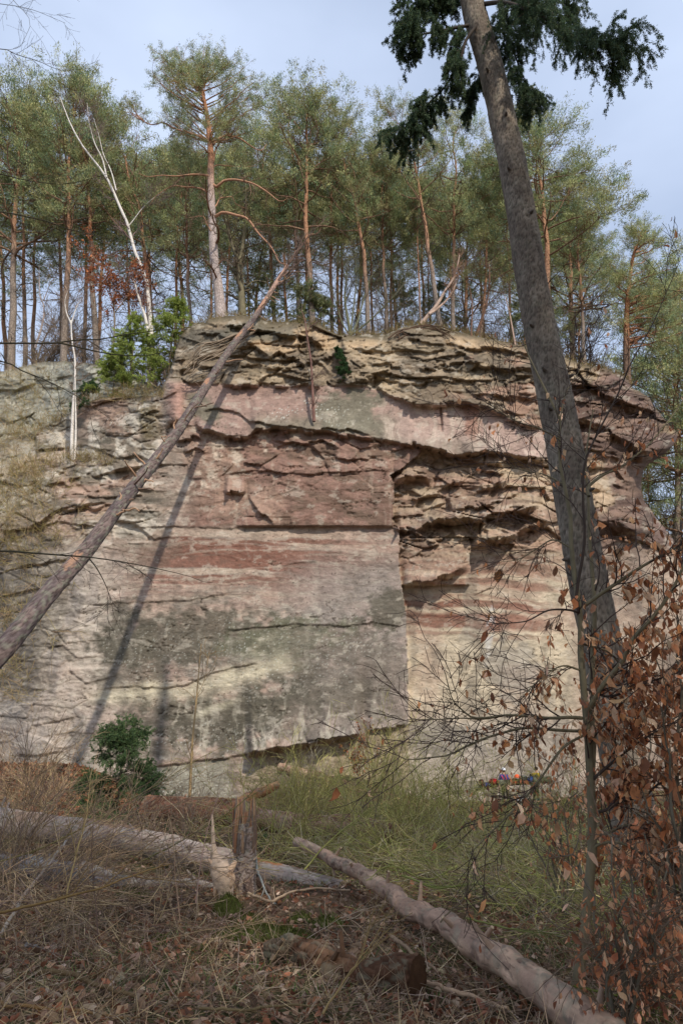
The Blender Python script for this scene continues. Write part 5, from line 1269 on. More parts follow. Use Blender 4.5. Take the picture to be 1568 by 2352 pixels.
# ------------------------------------------------------------------ stump with a splintered top
rng = np.random.default_rng(95)
b = gpt(562, 2052); Yst = b[1]
st = thing('tree_stump', 'tall broken spruce stump with an orange splintered top in the middle of the logs', 'stump', b)
topz = P(558, 1872, Yst)[2]-b[2]
K = 30; k = np.linspace(0, 1, K)
w = b+np.stack([-.03*k, .0*k, topz*k-.1], 1)
rr = .15*(1+.5*np.exp(-k*9))
m_ = MB(); w_ = resample(w, 150); barked(m_, w_, np.interp(np.linspace(0, 1, 150), k, rr), 60, (.035, .09), .016, (lin(150,130,118), lin(168,150,138), lin(90,72,62)), 21, lichen=.3); m_.build('trunk', M_barkgeo, st)
for i in range(80):
    a = i/80*6.283+rng.normal()*.1; rad = rng.uniform(.05, .145); h = rng.uniform(.05, .2)
    if abs(((a+.0) % 6.28)-3.3) < .45: h = rng.uniform(.22, .34)
    if abs((a % 6.28)-.15) < .4 : h = rng.uniform(.22, .36)
    p = w[-1]+np.array([math.cos(a)*rad, math.sin(a)*rad, -.35])
    tt = np.stack([np.linspace(0, rng.normal()*.02, 5), np.linspace(0, rng.normal()*.02, 5), np.linspace(0, h+.35, 5)], 1)
    m_ = MB(); tubes(m_, p+tt, np.array([1, 1, .9, .7, .12])*rng.uniform(.018, .034), 5, lin(*[(150,108,80),(128,104,86),(118,106,96),(164,132,102)][i % 4]) if h < .35 or i % 2 else lin(112,96,88)); m_.build('splinter', M_log, st)
for i in range(9):
    a = rng.uniform(0, 6.28); p0 = b+np.array([math.cos(a)*.13, math.sin(a)*.13, .16]); p1 = b+np.array([math.cos(a)*.42, math.sin(a)*.42, -.06])
    m_ = MB(); tubes(m_, np.array([p0, (p0+p1)/2+[0, 0, .0], p1]), [.06, .05, .02], 7, lin(112,92,80)); m_.build('root', M_pinebark, st)
# pale peeled root piece
b = gpt(522, 2092); Yr = b[1]
ro = thing('driftwood_stump', 'pale peeled upturned root with a thin spike, standing in moss left of the stump', 'root', b)
m_ = MB()
body = np.array([P(522,2090,Yr),P(520,2062,Yr),P(514,2035,Yr),P(508,2005,Yr),P(500,1982,Yr+.02),P(492,1962,Yr),P(490,1940,Yr),P(489,1915,Yr),P(488,1888,Yr),P(487,1872,Yr)])
body = resample(body, 34)
kk = np.linspace(0, 1, 34)
rb = np.interp(kk, [0,.1,.25,.38,.5,.56,.62,.75,1], [.055,.075,.105,.125,.105,.05,.036,.022,.01])
tubes(m_, body, rb, 16, lin(214,186,158), rough=.3); m_.build('trunk', M_log, ro)
for pts, r in (([(520,2010),(530,1998),(538,1985),(541,1978)],.06), ([(502,1995),(492,1990),(483,1980),(478,1974)],.035), ([(505,2030),(496,2040),(492,2058)],.04), ([(520,2040),(533,2025),(536,2005)],.05)):
    a = np.array(pts, float); w = resample(P(a[:, 0], a[:, 1], Yr-.03), 12); m_ = MB(); tubes(m_, w, np.linspace(r, r*.35, 12), 9, lin(204,172,142), rough=.25, cap=True); m_.build('root', M_log, ro)

# moss cushions
def cushion(name, label, c, rx, ry, rz, col, mat, seed, group):
    n, m = 26, 14
    th = np.linspace(0, 2*np.pi, n, endpoint=False); ph = np.linspace(0, np.pi/2, m)
    T, F = np.meshgrid(th, ph)
    r = 1+.5*(fbm(np.cos(T)*2+9+seed, np.sin(T)*2+9+F*2, 4, seed)-.5)
    x = np.cos(T)*np.cos(F)*rx*r; y = np.sin(T)*np.cos(F)*ry*r; z = np.sin(F)*rz*r-.03
    i = np.arange(n*m).reshape(m, n); q = np.stack([i[:-1], np.roll(i[:-1], -1, 1), np.roll(i[1:], -1, 1), i[1:]], -1).reshape(-1, 4)
    mb = MB(); v = np.stack([x, y, z], -1).reshape(-1, 3)+c; mb.add(v, q, c=lin(*col))
    N = int(1200*rx*ry/.04); k = rng.integers(0, n*m, N)
    blades(mb, v[k]+rng.normal(size=(N, 3))*.015, rng.normal(size=(N, 3))*.6+[0, 0, 1], rng.uniform(.015, .035, N), .008, vcol([lin(*col), lin(*col)*1.4, lin(*col)*.6], N, .25))
    tag(mb.build(name, mat), label, 'moss', group)
for i, (u, v, rx, ry, rz, lb) in enumerate([(522,2100,.17,.15,.2,'moss cushion wrapped round the foot of the pale peeled root'),(305,2062,.24,.2,.12,'round moss cushion in front of the second grey log'),(600,2155,.45,.22,.13,'wide bright moss mat left of the weathered split wood'),
    (660,2160,.3,.2,.1,'moss mat touching the weathered split wood'),(690,2118,.14,.12,.1,'small moss tuft between the stump and the peeled log'),(575,2118,.2,.14,.08,'low moss patch just below the stump'),(750,2125,.22,.15,.09,'moss tuft beside the peeled log, left of it'),(465,2190,.2,.15,.05,'flat moss patch in the dead grass below the pale root'),(375,2165,.15,.12,.06,'tiny moss patch left of the flat one in the dead grass')]):
    cushion('moss_cushion', lb, gpt(u, v), rx, ry, rz, (98,102,52), M_moss, 400+i, 'moss cushions')

# ------------------------------------------------------------------ shrubs and thin saplings in front of the wall
def stem_shrub(label, u, v, n, H, spread, cols, seed, name='broom_shrub', cat='shrub', Y=None, n1=8, n2=5, r=.008, arch=-.09, l1=(.3,.9), l2=(.15,.45), lean=(0,0), group='green-stemmed shrubs below the cliff', mr=.0038):
    global rng
    rng = np.random.default_rng(seed)
    p = gpt(u, v) if Y is None else P(u, v, Y); p = np.array(p)
    rt_ = thing(name, label, cat, p, group)
    K = 10; s = np.zeros((n, K, 3)); s[:, 0] = p+rng.normal(size=(n, 3))*[.25, .25, 0]
    d = norm(np.stack([rng.normal(size=n)*spread+lean[0], rng.normal(size=n)*spread+lean[1], np.ones(n)], 1)); L = rng.uniform(.5, 1.1, n)*H
    for k in range(1, K): d = norm(d+rng.normal(size=d.shape)*.07+[0, 0, arch]); s[:, k] = s[:, k-1]+d*(L/(K-1))[:, None]
    rr = np.linspace(r, r*.4, K)[None]*np.ones((n, 1)); m_ = MB()
    tubes(m_, s, rr, 4, vcol(cols, n, .2)); m_.build('stems', M_twig, rt_)
    m_ = MB(); a, q, _ = grow(s, rr, n1, .25, 1, l1, (.2, .7), .0, .12, 6, .6, .4); q = np.maximum(q, mr); tubes(m_, a, q, 3, vcol(cols, len(a), .2))
    if n2: c, q2, _ = grow(a, q, n2, .15, 1, l2, (.2, .7), .0, .12, 4, .7, .5); tubes(m_, c, np.maximum(q2, mr*.85), 3, vcol(cols, len(c), .2))
    m_.build('twigs', M_twig, rt_)
GY = np.array([lin(182,174,98), lin(160,156,88), lin(200,188,118), lin(164,144,104)])
stem_shrub('yellow-green broom shrub under the dark bottom overhang, left of centre', 690, 1880, 56, 2.2, .6, GY, 1, n1=6, n2=4)
stem_shrub('tall yellow-green shrub with brown tips right of the bottom overhang corner', 840, 1890, 54, 3.1, .45, GY, 2, n1=7, n2=4)
stem_shrub('wide green-stemmed shrub arching left over the peeled log', 950, 1935, 50, 2.6, .9, GY*.95, 3, n1=6, n2=4)
stem_shrub('dusky green shrub at the cliff foot left of the climbers', 1000, 1885, 34, 2.0, .7, GY*.8, 4, n1=7, n2=4)
stem_shrub('thin greenish shrub standing in front of the climbers', 1130, 1900, 7, 2.0, .45, GY*.7, 5, n1=6, n2=3)
stem_shrub('olive shrub between the climbers and the spruce trunk', 1330, 1900, 20, 1.9, .5, GY*.65, 6, n1=8)
stem_shrub('grey-twigged dry shrub beneath the short broken log', 700, 1860, 30, 1.3, .6, np.array([lin(150,142,126), lin(130,120,100)]), 7, n1=8)
BR = np.array([lin(164,138,106), lin(144,122,100), lin(182,156,118), lin(132,110,98)])
stem_shrub('purplish-brown bare shrub at the left edge behind the long log', 10, 1885, 30, 2.6, .45, BR*.8, 8, n1=9, group='bare shrubs at the left')
stem_shrub('bare brown shrub in front of the left logs', 20, 2110, 26, 2.4, .5, BR, 9, n1=9, lean=(.3,0), r=.006, mr=.003, group='bare shrubs at the left')
stem_shrub('leggy bare shrub left of the bushy young spruce', 110, 1900, 20, 1.9, .4, BR*1.1, 10, n1=8, group='bare shrubs at the left')
stem_shrub('sparse bare shrub between the young spruce and the stump', 400, 1950, 12, 1.6, .5, BR, 11, n1=7, group='bare shrubs at the left', mr=.0035)
stem_shrub('wispy bare shrub right behind the stump', 640, 1960, 22, 2., .6, GY*.8, 12, n1=7, mr=.0035)
stem_shrub('low straw-green shrub between the brushwood and the climbers', 1080, 1960, 30, 1.5, .9, GY*.85, 13, n1=6, n2=4)
stem_shrub('sprawling yellow-green shrub right behind the middle of the peeled log', 900, 1985, 30, 1.6, 1.0, GY*.9, 14, n1=6, n2=4)
# thin pale sapling against the wall
rng = np.random.default_rng(97)
sp = thing('thin_sapling', 'slender pale ochre sapling standing against the dark algae wall behind the logs', 'sapling', P(433, 1880, 23))
bare_tree(sp, [(W([(433,1880),(437,1800),(442,1700),(449,1630),(455,1560),(462,1480)],23,-.3), .05, .012), (W([(452,1600),(470,1560),(480,1500)],22.8), .012, .005)], .1, lin(176,148,108), M_bark, 7, 4, 0, (.3, .9), (.15, .4), tw=lin(140,118,88), t0=.3, minr=.005)
sp = thing('thin_sapling', 'brown-leaved little oak under the right end of the bottom overhang', 'sapling', P(850, 1850, 30))
tips = bare_tree(sp, [(W([(850,1860),(850,1800),(846,1740),(840,1700)],29.5), .03, .01), (W([(850,1820),(820,1780),(808,1750)],29.3), .02, .008)], .1, lin(110,90,70), M_bark, 10, 5, 0, (.4, 1.), (.2, .5), tw=lin(104,84,66))
lp = tips.reshape(-1, 3); lp = lp[rng.random(len(lp)) < .7]; m_ = MB(); leaves(m_, lp, rng.normal(size=lp.shape)+[0, 0, -.6], rng.uniform(.07, .12, len(lp)), .06, vcol(LEAFB*.7, len(lp), .25)); m_.build('leaves', M_leaf, sp)

# long arching shoots in the near left
arcs = [
 ('long ochre bramble shoot arching from the left edge to the middle above the leaves', [(-60,2110,5.6),(0,2094,5.7),(115,2072,5.9),(230,2042,6.2),(320,2012,6.5),(395,1985,6.8)], .012, (140,112,70)),
 ('green shoot rising from the left edge past the young spruce to the upper right', [(-20,1985,8),(100,1950,8.4),(250,1870,9),(350,1812,9.5),(450,1750,10),(520,1712,10.5)], .009, (132,120,78)),
 ('green straight shoot crossing in front of the stump', [(300,1990,9.6),(400,1940,9.3),(500,1880,9),(560,1838,8.8),(610,1790,8.6)], .010, (126,122,74)),
 ('tall straw-coloured shoot at the left third', [(150,2080,7),(165,1990,7.2),(190,1880,7.5),(205,1760,7.8)], .009, (164,140,94)),
 ('pale yellow-green shoot arching right of the peeled log', [(1050,1990,9),(980,2020,8.8),(900,1990,8.6),(840,2020,8.5)], .012, (150,150,84)),
 ('yellow-green fallen shoot lying across the brushwood to the right', [(920,2010,8.6),(1000,2040,8.4),(1100,2030,8.3),(1230,2050,8.2)], .011, (130,134,72)),
 ('green thin shoot at the bottom right above the log', [(1070,2110,6.8),(1180,2140,6.6),(1300,2160,6.4)], .009, (124,126,72)),
 ('mossy green thin branch running right from the peeled log at the bottom', [(1290,2262,5.4),(1380,2275,5.3),(1450,2290,5.2),(1480,2330,5)], .009, (112,118,60)),
 ('dark twig forking upward in front of the brushwood', [(1010,2120,7),(1060,2060,7.1),(1090,1980,7.2)], .008, (120,106,84)),
 ('olive shoot leaning left over the peeled log', [(700,2000,9),(760,1930,9.2),(850,1860,9.5),(930,1830,9.8)], .010, (134,132,76)),
 ('straw-coloured shoot leaning over the rotten log', [(740,2330,4.6),(790,2250,4.8),(850,2170,5.1),(900,2100,5.4)], .007, (150,126,84)),
]
for lbl, pts, r0, c in arcs:
    a = np.array(pts, float); w = resample(P(a[:, 0], a[:, 1], a[:, 2]), 26)+np.cumsum(rng.normal(size=(26, 3))*.004, 0)
    m_ = MB(); rr = np.linspace(r0, r0*.35, 26); tubes(m_, w, rr, 6, lin(*c))
    s, q, _ = grow(w[None], rr[None], 7, .2, .95, (.2, .7), (.35, .8), .02, .1, 6, .6, .4); tubes(m_, s, np.maximum(q, .002), 4, lin(*c)*.85)
    s2, q2, _ = grow(s, q, 3, .2, .95, (.1, .3), (.35, .8), .02, .1, 4, .6, .4); tubes(m_, s2, np.maximum(q2, .0015), 3, lin(*c)*.8)
    tag(m_.build('arching_shoot', M_twig), lbl, 'shoot', 'long arching shoots')

# ------------------------------------------------------------------ countless stuff: litter, grass, brushwood
def floor_pts(n, y0, y1, pw=1.0, xw=1.0, umin=-150, umax=1720):
    """points of the floor inside the view, denser near the camera"""
    y = y0*(y1/y0)**(rng.random(n)**pw)
    k = (rng.uniform(umin, umax, n)-784)/1568
    x = k*y*1.0/(math.cos(PITCH)-.15)*1.05
    return np.stack([x, y, gz(x, y)], 1)
rng = np.random.default_rng(120)
N = 34000; p = floor_pts(N, 4.6, 30); p[:, 2] += rng.uniform(.0, .04, N)
m_ = MB(); LC = np.array([lin(170,114,84), lin(146,96,72), lin(182,146,116), lin(112,84,66), lin(172,140,116), lin(204,176,150)])
leaves(m_, p, rng.normal(size=(N, 3))*[1, 1, .25], rng.uniform(.045, .085, N), .042, vcol(LC, N, .25), .4)
tag(m_.build('leaf_litter', M_leaf), 'brown dead leaves scattered over the forest floor', 'leaf litter', kind='stuff')
N = 30000; p = floor_pts(N, 4.5, 22); cl = fbm(p[:, 0]*1.1+40, p[:, 1]*1.1+40, 3, 131); p = p[cl > .42]; n = len(p)
m_ = MB(); GC = np.array([lin(190,164,124), lin(166,142,106), lin(210,186,146), lin(146,124,96), lin(176,146,116)])
dd = rng.normal(size=(n, 3))*[1, 1, .4]+[.1, -.2, .25]
blades(m_, p, dd, rng.uniform(.12, .42, n), rng.uniform(.004, .008, n), vcol(GC, n, .22))
tag(m_.build('dead_grass', M_grass), 'matted straw-coloured dead grass in the foreground', 'dead grass', kind='stuff')
N = 15000; p = floor_pts(N, 4.6, 16); cl = fbm(p[:, 0]*.9+10, p[:, 1]*.9+70, 3, 133); p = p[cl > .54]; n = len(p)
m_ = MB(); blades(m_, p, rng.normal(size=(n, 3))*[.8, .8, .4]+[0, 0, .5], rng.uniform(.06, .16, n), rng.uniform(.006, .014, n), vcol([lin(96,118,66), lin(78,102,60), lin(116,130,74)], n, .2))
tag(m_.build('green_grass', M_grass), 'patches of low green grass and ivy among the dead leaves', 'grass', kind='stuff')
N = 9000; p = floor_pts(N, 15, 30, .8); p[:, 2] += rng.uniform(0, .3, N)
m_ = MB(); leaves(m_, p, rng.normal(size=(N, 3))+[0, 0, .3], rng.uniform(.05, .1, N), .06, vcol([lin(80,98,62), lin(92,106,64), lin(134,102,76), lin(116,94,74)], N, .25)); tag(m_.build('ground_ivy', M_leaf), 'dark green ivy and bramble leaves behind the logs', 'ivy', kind='stuff')
def twigmass(name, label, cat, n, region, cols, Lr, r, K=6, n1=3, up=.1, flat=.4, zr=(0, .5), kind='stuff', dirb=(0, 0, .1), l1f=.5, mat=None, wob=.12, minr=.0025):
    p = region(n); n = len(p)
    d = norm(rng.normal(size=(n, 3))*[1, 1, 1-flat]+np.array(dirb)); L = rng.uniform(*Lr, n)
    s = np.zeros((n, K, 3)); s[:, 0] = p
    for k in range(1, K): d = norm(d+rng.normal(size=d.shape)*wob+[0, 0, up*.2]); s[:, k] = s[:, k-1]+d*(L/(K-1))[:, None]
    rr = np.linspace(1, .4, K)[None]*rng.uniform(*r, n)[:, None]
    m_ = MB(); tubes(m_, s, rr, 4, vcol(cols, n, .22))
    if n1:
        a, q, _ = grow(s, rr, n1, .15, 1, (Lr[0]*l1f, Lr[1]*l1f), (.3, .9), 0, .14, 5, .6, .5); tubes(m_, a, np.maximum(q, minr), 3, vcol(cols, len(a), .22))
    tag(m_.build(name, mat or M_twig), label, cat, kind=kind)
BRC = np.array([lin(176,168,104), lin(150,142,96), lin(194,182,124), lin(164,142,108), lin(186,172,142), lin(158,160,88)])
def reg_brush(n):
    y = rng.uniform(6.8, 15, n); u = rng.uniform(720, 1420, n)
    x = (u-784)/1568*y*1.18
    lim = np.interp(y, [6.8, 15], [.4, .4])
    # keep behind the peeled log
    logx = np.interp(y, [4.6,5.6,7.2,9,10.9,12.4], [2.1,1.85,1.5,.8,-.1,-1.2])
    ok = x > logx+.25
    x, y, lim = x[ok], y[ok], lim[ok]
    return np.stack([x, y, gz(x, y)+rng.random(len(x))**1.6*lim], 1)
twigmass('brushwood', 'dense tangle of dull green fallen twigs right of the peeled log', 'brushwood', 1700, reg_brush, BRC, (.4, 1.3), (.003, .006), n1=4, flat=.72, up=0)
def reg_brush2(n):
    y = rng.uniform(11, 25, n); u = rng.uniform(560, 1450, n); x = (u-784)/1568*y*1.15
    return np.stack([x, y, gz(x, y)+rng.random(n)**1.8*.3], 1)
twigmass('brushwood', 'greenish twigs and brambles between the logs and the cliff', 'brushwood', 1000, reg_brush2, BRC*.9, (.4, 1.1), (.004, .008), n1=4, flat=.5, up=0, dirb=(0, 0, .1), minr=.004)
def reg_left(n):
    y = rng.uniform(6.5, 19, n); u = rng.uniform(-120, 560, n); x = (u-784)/1568*y*1.15
    ok = rng.random(n) < lerp(1, .45, sst(100, 500, u)); x, y = x[ok], y[ok]
    return np.stack([x, y, gz(x, y)+rng.random(len(x))**1.5*.45], 1)
twigmass('brambles', 'thin brown bramble and twig tangle around the left logs', 'brambles', 1500, reg_left, BR, (.3, 1.1), (.003, .006), n1=4, flat=.4, dirb=(.1, 0, .12), minr=.0025)
def reg_low(n): return floor_pts(n, 4.6, 12)+[0, 0, .02]
twigmass('fallen_twigs', 'small fallen twigs littering the leaves in the foreground', 'twigs', 2600, reg_low, np.array([lin(158,132,110), lin(132,108,90), lin(186,164,140), lin(112,92,78)]), (.12, .6), (.002, .0055), n1=2, flat=.85, up=0, minr=.0016)
# dry hanging brush on the left slope of the cliff
LBR = np.array([lin(176,154,112), lin(154,136,98), lin(144,132,84), lin(170,142,108), lin(148,136,84)])
def reg_slope(n):
    u = rng.uniform(-200, 200, n); v = rng.uniform(850, 1620, n)
    pr_ = sst(205, 20, u)*sst(1650, 1150, v)+.8*sst(90, 10, u); dens = fbm(u/70, v/60, 3, 151)
    ok = rng.random(n) < pr_*sst(.3, .6, dens)*1.2
    u, v = u[ok], v[ok]
    return P(u, v, cliffY(u, v)-.15)
twigmass('hanging_brush', 'dry yellow-brown hanging brush covering the left slope of the cliff', 'brush', 3600, reg_slope, LBR, (.5, 1.7), (.007, .011), n1=5, up=.6, flat=0, dirb=(.15, -.35, .35), minr=.007)
def reg_ledge(n):
    u = rng.uniform(20, 375, n); v = np.where(rng.random(n) < .5, np.interp(u, [60,110,180,230,300,365], [1000,975,936,917,911,908]), np.interp(u, [0,60,130,180,230,300,372], [1092,1086,1066,1056,1062,1068,1070]))+rng.normal(size=n)*5
    k_ = (v < 960) | (u < 260); u, v = u[k_], v[k_]
    return P(u, v, cliffY(u, v+8)-.05)
twigmass('ledge_grass', 'dry grass and thin twigs growing along the ledges at the left', 'dry grass', 900, reg_ledge, LBR*.9, (.2, 1.0), (.006, .01), n1=3, up=.3, flat=0, dirb=(0, -.2, .9), minr=.006)
def reg_rim(n):
    u = rng.uniform(390, 1450, n); v = vtop(u)+rng.normal(size=n)*2
    return P(u, v+3, cliffY(u, v+3)+.05+rng.random(n)*1.2)+[0, 0, .0]
twigmass('rim_grass', 'dry grass, heather and twigs along the rim of the cliff', 'dry grass', 1600, reg_rim, LBR*.75, (.12, .5), (.008, .014), n1=3, up=.3, flat=0, dirb=(0, -.3, .7), minr=.007)
# leafy bank at the foot of the wall, left
N = 9000; u = rng.uniform(-80, 430, N); x = rng.uniform(-19, -4, N); y = rng.uniform(22, 32, N)
m_ = MB(); p = np.stack([x, y, gz(x, y)+.05], 1); leaves(m_, p, rng.normal(size=(N, 3))*[1, 1, .5], rng.uniform(.1, .18, N), .1, vcol([lin(150,98,68), lin(124,82,58), lin(168,120,88)], N, .25)); tag(m_.build('leafy_bank', M_leaf), 'drift of orange-brown leaves on the bank at the left cliff foot', 'leaf litter', kind='stuff')

# ------------------------------------------------------------------ climbers and their gear
def skin(name, joints, edges, rad, mat, col, parent, base, sub=2, rootj=0):
    me = bpy.data.meshes.new(name); me.from_pydata([tuple(j) for j in joints], edges, [])
    o = bpy.data.objects.new(name, me); scene.collection.objects.link(o); o.parent = parent
    md = o.modifiers.new('skin', 'SKIN')
    for i, sv in enumerate(me.skin_vertices[0].data): sv.radius = (rad[i], rad[i]); sv.use_root = (i == rootj)
    ss = o.modifiers.new('sub', 'SUBSURF'); ss.levels = sub; ss.render_levels = sub
    mm = mat.copy(); mm.name = name+'_colour'
    rgb = mm.node_tree.nodes.new('ShaderNodeRGB'); rgb.outputs[0].default_value = (*col, 1)
    for l in list(mm.node_tree.links):
        if l.from_node.bl_idname == 'ShaderNodeVertexColor':
            ts = l.to_socket; mm.node_tree.links.remove(l); mm.node_tree.links.new(rgb.outputs[0], ts)
    me.materials.append(mm); md.use_smooth_shade = True
    return o
def ellipsoid(name, c, r, mat, col, parent, half=False, bumps=0):
    n, m = 18, 10; th = np.linspace(0, 2*np.pi, n, endpoint=False); ph = np.linspace(-np.pi/2 if not half else -.15, np.pi/2, m); T, F = np.meshgrid(th, ph)
    rr_ = 1+bumps*(fbm(np.cos(T)*2+5, np.sin(T)*2+F*2+5, 3, 7)-.5)
    v = np.stack([np.cos(T)*np.cos(F)*r[0]*rr_, np.sin(T)*np.cos(F)*r[1]*rr_, np.sin(F)*r[2]*rr_], -1).reshape(-1, 3)+np.array(c)
    i = np.arange(n*m).reshape(m, n); q = np.stack([i[:-1], np.roll(i[:-1], -1, 1), np.roll(i[1:], -1, 1), i[1:]], -1).reshape(-1, 4)
    mb = MB(); mb.add(v+np.array(parent.location if parent is not None else (0, 0, 0)), q, c=col); return mb.build(name, mat, parent)
def person(label, base, rotz, scale, jacket, trousers, arms, lean=0.):
    """arms: two lists of shoulder/elbow/wrist offsets; faces +y before turning"""
    root = thing('person', label, 'person', base); root.rotation_euler = (0, 0, rotz); root.scale = (scale,)*3
    L = lean
    J = [(0,0,.95),(0,L*.2,1.12),(0,L*.55,1.32),(0,L*.8,1.47),(0,L*.9,1.53),(0,L+.01,1.60),(0,L+.03,1.69)]; R_ = [.13,.125,.14,.075,.055,.075,.085]
    E_ = [(0,1),(1,2),(2,3),(3,4),(4,5),(5,6)]
    def chain(start, pts, rads):
        prev = start
        for p_, r_ in zip(pts, rads):
            J.append(p_); R_.append(r_); E_.append((prev, len(J)-1)); prev = len(J)-1
        return prev
    for sx, arm in zip((-1, 1), arms):
        h = chain(2, [(sx*.17, L*.6, 1.40)]+arm, [.06, .045, .032])
        wx = np.array(arm[-1]); el = np.array(arm[0]); dr = norm(wx-el)
        pal = wx+dr*.06; ph = chain(h, [tuple(pal)], [.026])
        for f in range(4):
            o_ = np.array([0, 0, .014*(f-1.5)]) if abs(dr[2]) < .7 else np.array([0, .016*(f-1.5), 0]); ln = [.07,.085,.08,.062][f]
            chain(ph, [tuple(pal+o_+dr*.03), tuple(pal+o_*1.3+dr*(.03+ln*.5)), tuple(pal+o_*1.3+dr*(.03+ln*.85)+np.array([0, 0, -.02]))], [.0095, .0085, .007])
        chain(ph, [tuple(pal+np.array([-sx*.022, .015, .01])), tuple(pal+np.array([-sx*.034, .03, .0])+dr*.03)], [.010, .008])
    for sx in (-1, 1):
        chain(0, [(sx*.09,0,.88),(sx*.11,.03,.48),(sx*.12,-.02,.09),(sx*.13,.10,.03)], [.10,.062,.045,.035])
    skin('body', J, E_, R_, M_skin, lin(196,150,124), root, base)
    jj = [(0,0,.92),(0,L*.2,1.12),(0,L*.55,1.32),(0,L*.8,1.45)]; je = [(0,1),(1,2),(2,3)]; jr = [.155,.155,.175,.09]
    for sx, arm in zip((-1, 1), arms):
        jj += [(sx*.18, L*.6, 1.41)]+arm; i = len(jj)-3; je += [(2, i), (i, i+1), (i+1, i+2)]; jr += [.085,.065,.05]
    skin('jacket', jj, je, jr, M_cloth, jacket, root, base)
    tj = [(0,0,.95)]; te = []; trr = [.15]
    for sx in (-1, 1):
        tj += [(sx*.095,0,.86),(sx*.11,.03,.48),(sx*.12,-.02,.12)]; i = len(tj)-3; te += [(0, i), (i, i+1), (i+1, i+2)]; trr += [.12,.085,.07]
    skin('trousers', tj, te, trr, M_cloth, trousers, root, base)
    for sx in (-1, 1): ellipsoid('shoe', (sx*.125, .05, .05), (.055, .14, .055), M_cloth, lin(50,44,40), root)
    hb = skin_nose = ellipsoid('nose', (0, L+.125, 1.66), (.014, .02, .018), M_skin, lin(196,150,124), root)
    for sx in (-1, 1): ellipsoid('ear', (sx*.085, L+.02, 1.665), (.012, .02, .03), M_skin, lin(190,142,118), root); ellipsoid('eye', (sx*.032, L+.108, 1.69), (.012, .008, .008), M_plastic, lin(40,34,30), root)
    ellipsoid('mouth', (0, L+.107, 1.625), (.026, .008, .007), M_skin, lin(150,84,76), root)
    return root, L
def strap(root, pts, w, col, name='strap'):
    pts = resample(np.array(pts, float), 10)+np.array(root.location); m_ = MB(); tubes(m_, pts, w, 6, col); o = m_.build(name, M_cloth, root); return o
b = P(1163, 1853, 30.6); b[2] = gz(b[0], b[1])
sc_ = float((P(1155,1764,30.6)[2]-b[2])/1.80)
p1, L = person('climber seen from behind in a blue-violet jacket with orange straps and a white helmet', b, 0., sc_, lin(74,66,150), lin(56,64,48), ([(-.26,.12,1.18),(-.22,.34,1.12)], [(.27,.08,1.16),(.24,.30,1.05)]), .12)
ellipsoid('helmet', (0, L-.005, 1.70), (.115, .135, .12), M_plastic, lin(226,228,232), p1, half=True)
ellipsoid('hair', (0, L-.03, 1.655), (.09, .085, .085), M_cloth, lin(60,44,34), p1)
strap(p1, [(.03,-.10,1.47),(.05,-.145,1.35),(.06,-.14,1.2),(.05,-.14,1.05),(.05,-.15,.98)], .022, lin(226,70,40))
strap(p1, [(-.15,-.07,1.42),(-.12,-.13,1.33),(-.06,-.145,1.2),(0,-.145,1.08),(.05,-.15,.98)], .022, lin(226,70,40))
strap(p1, [(-.16,0,.95),(-.1,-.14,.95),(0,-.17,.95),(.1,-.14,.95),(.16,0,.95)], .025, lin(40,48,60), 'harness_belt')
b = P(1232, 1846, 31.0); b[2] = gz(b[0], b[1])
p2, L = person('climber in a yellow and black jacket and dark green trousers bending forward beside the gear', b, -.9, sc_, lin(168,142,38), lin(40,62,50), ([(-.27,.22,1.2),(-.2,.42,1.1)], [(.25,.25,1.18),(.18,.45,1.2)]), .22)
ellipsoid('hair', (0, L-.01, 1.695), (.10, .115, .105), M_cloth, lin(44,32,26), p2)
strap(p2, [(-.2,-.02,1.38),(-.12,-.12,1.3),(0,-.15,1.24),(.12,-.12,1.3),(.2,-.02,1.38)], .07, lin(34,32,34), 'dark_panel')
ellipsoid('rucksack', (0,-.2,1.2), (.13,.09,.2), M_cloth, lin(38,34,36), p2, bumps=.3)
# gear lying on a fallen stem by the wall
rng = np.random.default_rng(140)
Yg = 29.9
log('fallen_log', 'dark mossy fallen stem behind the climbers that carries their gear', [P(1090,1812,Yg),P(1120,1804,Yg),P(1160,1800,Yg),P(1210,1796,Yg+.3),P(1262,1792,Yg+.6)], .12, .14, (84,84,66), M_pinebark, 12, 30, 4)
def bag(label, u, v, Y, r, col, col2, cat='bag', name='rucksack'):
    c = P(u, v, Y); rt_ = thing(name, label, cat, c, 'climbing gear by the wall')
    o = ellipsoid('bag_body', (0, 0, 0), r, M_cloth, col, rt_, bumps=.5)
    ellipsoid('top_flap', (0, 0, r[2]*.75), (r[0]*.8, r[1]*.9, r[2]*.35), M_cloth, col2, rt_, bumps=.4)
    for sx in (-.5, .5): strap(rt_, [(sx*r[0], -r[1]*.5, r[2]*.9), (sx*r[0]*1.1, -r[1]*1.15, r[2]*.2), (sx*r[0], -r[1]*.6, -r[2]*.8)], .018, lin(30,30,32))
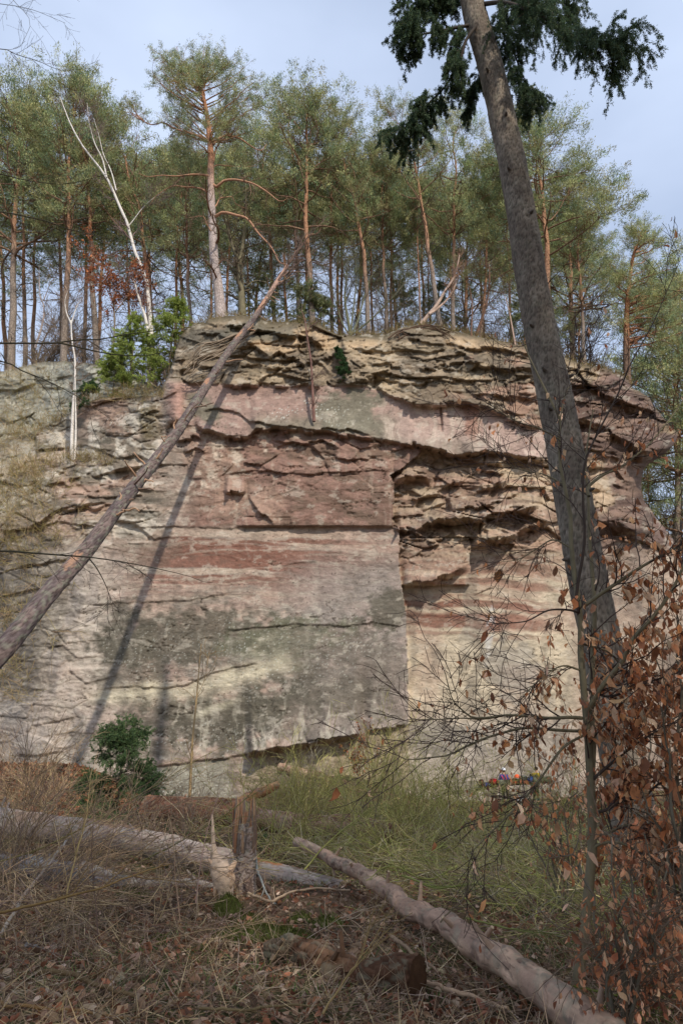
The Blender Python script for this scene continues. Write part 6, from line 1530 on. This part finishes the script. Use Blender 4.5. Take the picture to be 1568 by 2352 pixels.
bag('red rucksack lying on the mossy stem left of the blue-jacketed climber', 1134, 1796, 29.7, (.2,.14,.11), lin(158,32,36), lin(120,26,34))
bag('small dark red bag at the left end of the mossy stem', 1105, 1797, 29.8, (.11,.1,.1), lin(132,40,48), lin(70,40,46))
bag('orange stuff sack on the mossy stem right of the blue-jacketed climber', 1182, 1796, 29.7, (.11,.09,.12), lin(190,84,50), lin(176,66,40))
bag('black and grey gear bag between the orange sack and the blue bag', 1202, 1789, 29.9, (.17,.11,.11), lin(48,50,54), lin(90,94,98))
bag('blue bag on the mossy stem next to the bending climber', 1218, 1791, 29.8, (.13,.12,.11), lin(44,74,140), lin(36,56,104))
bag('blue folded jacket on the mossy stem beside the red rucksack', 1116, 1803, 29.7, (.16,.12,.08), lin(62,70,132), lin(48,54,108), 'jacket', 'folded_jacket')
hl = thing('climbing_helmet', 'orange climbing helmet standing on the orange stuff sack', 'helmet', P(1187, 1786, 29.6), 'climbing gear by the wall')
ellipsoid('shell', (0,0,0), (.12,.14,.12), M_plastic, lin(228,92,40), hl, half=True); strap(hl, [(-.11,0,0),(-.06,-.02,-.09),(0,-.02,-.12),(.06,-.02,-.09),(.11,0,0)], .008, lin(30,30,30))
bag('white bag with dark straps standing on the ground between the two climbers', 1191, 1842, 29.9, (.2,.15,.2), lin(206,208,212), lin(166,172,180))

# ------------------------------------------------------------------ tall trees behind the camera that shade the hollow
shade = [(10,-6,24),(17,-12,27),(3,-14,26),(23,-5,26),(11,-22,28),(-5,-20,27)]
for i, (x, y, h) in enumerate(shade):
    t = thing('pine_tree', 'tall shading pine on the near side of the hollow, outside the view', 'pine tree', (x, y, gz(np.array(x*1.), np.array(y*1.))), 'pines of the near slope')
    for nm, me in (('trunk', PV[2 if i % 2 else 0][0]), ('crown', PV[2 if i % 2 else 0][1])):
        o = bpy.data.objects.new(nm, me); scene.collection.objects.link(o); o.parent = t; o.scale = (h/20*1.6, h/20*1.6, h/20)
    t.rotation_euler = (0, 0, i*2.3)
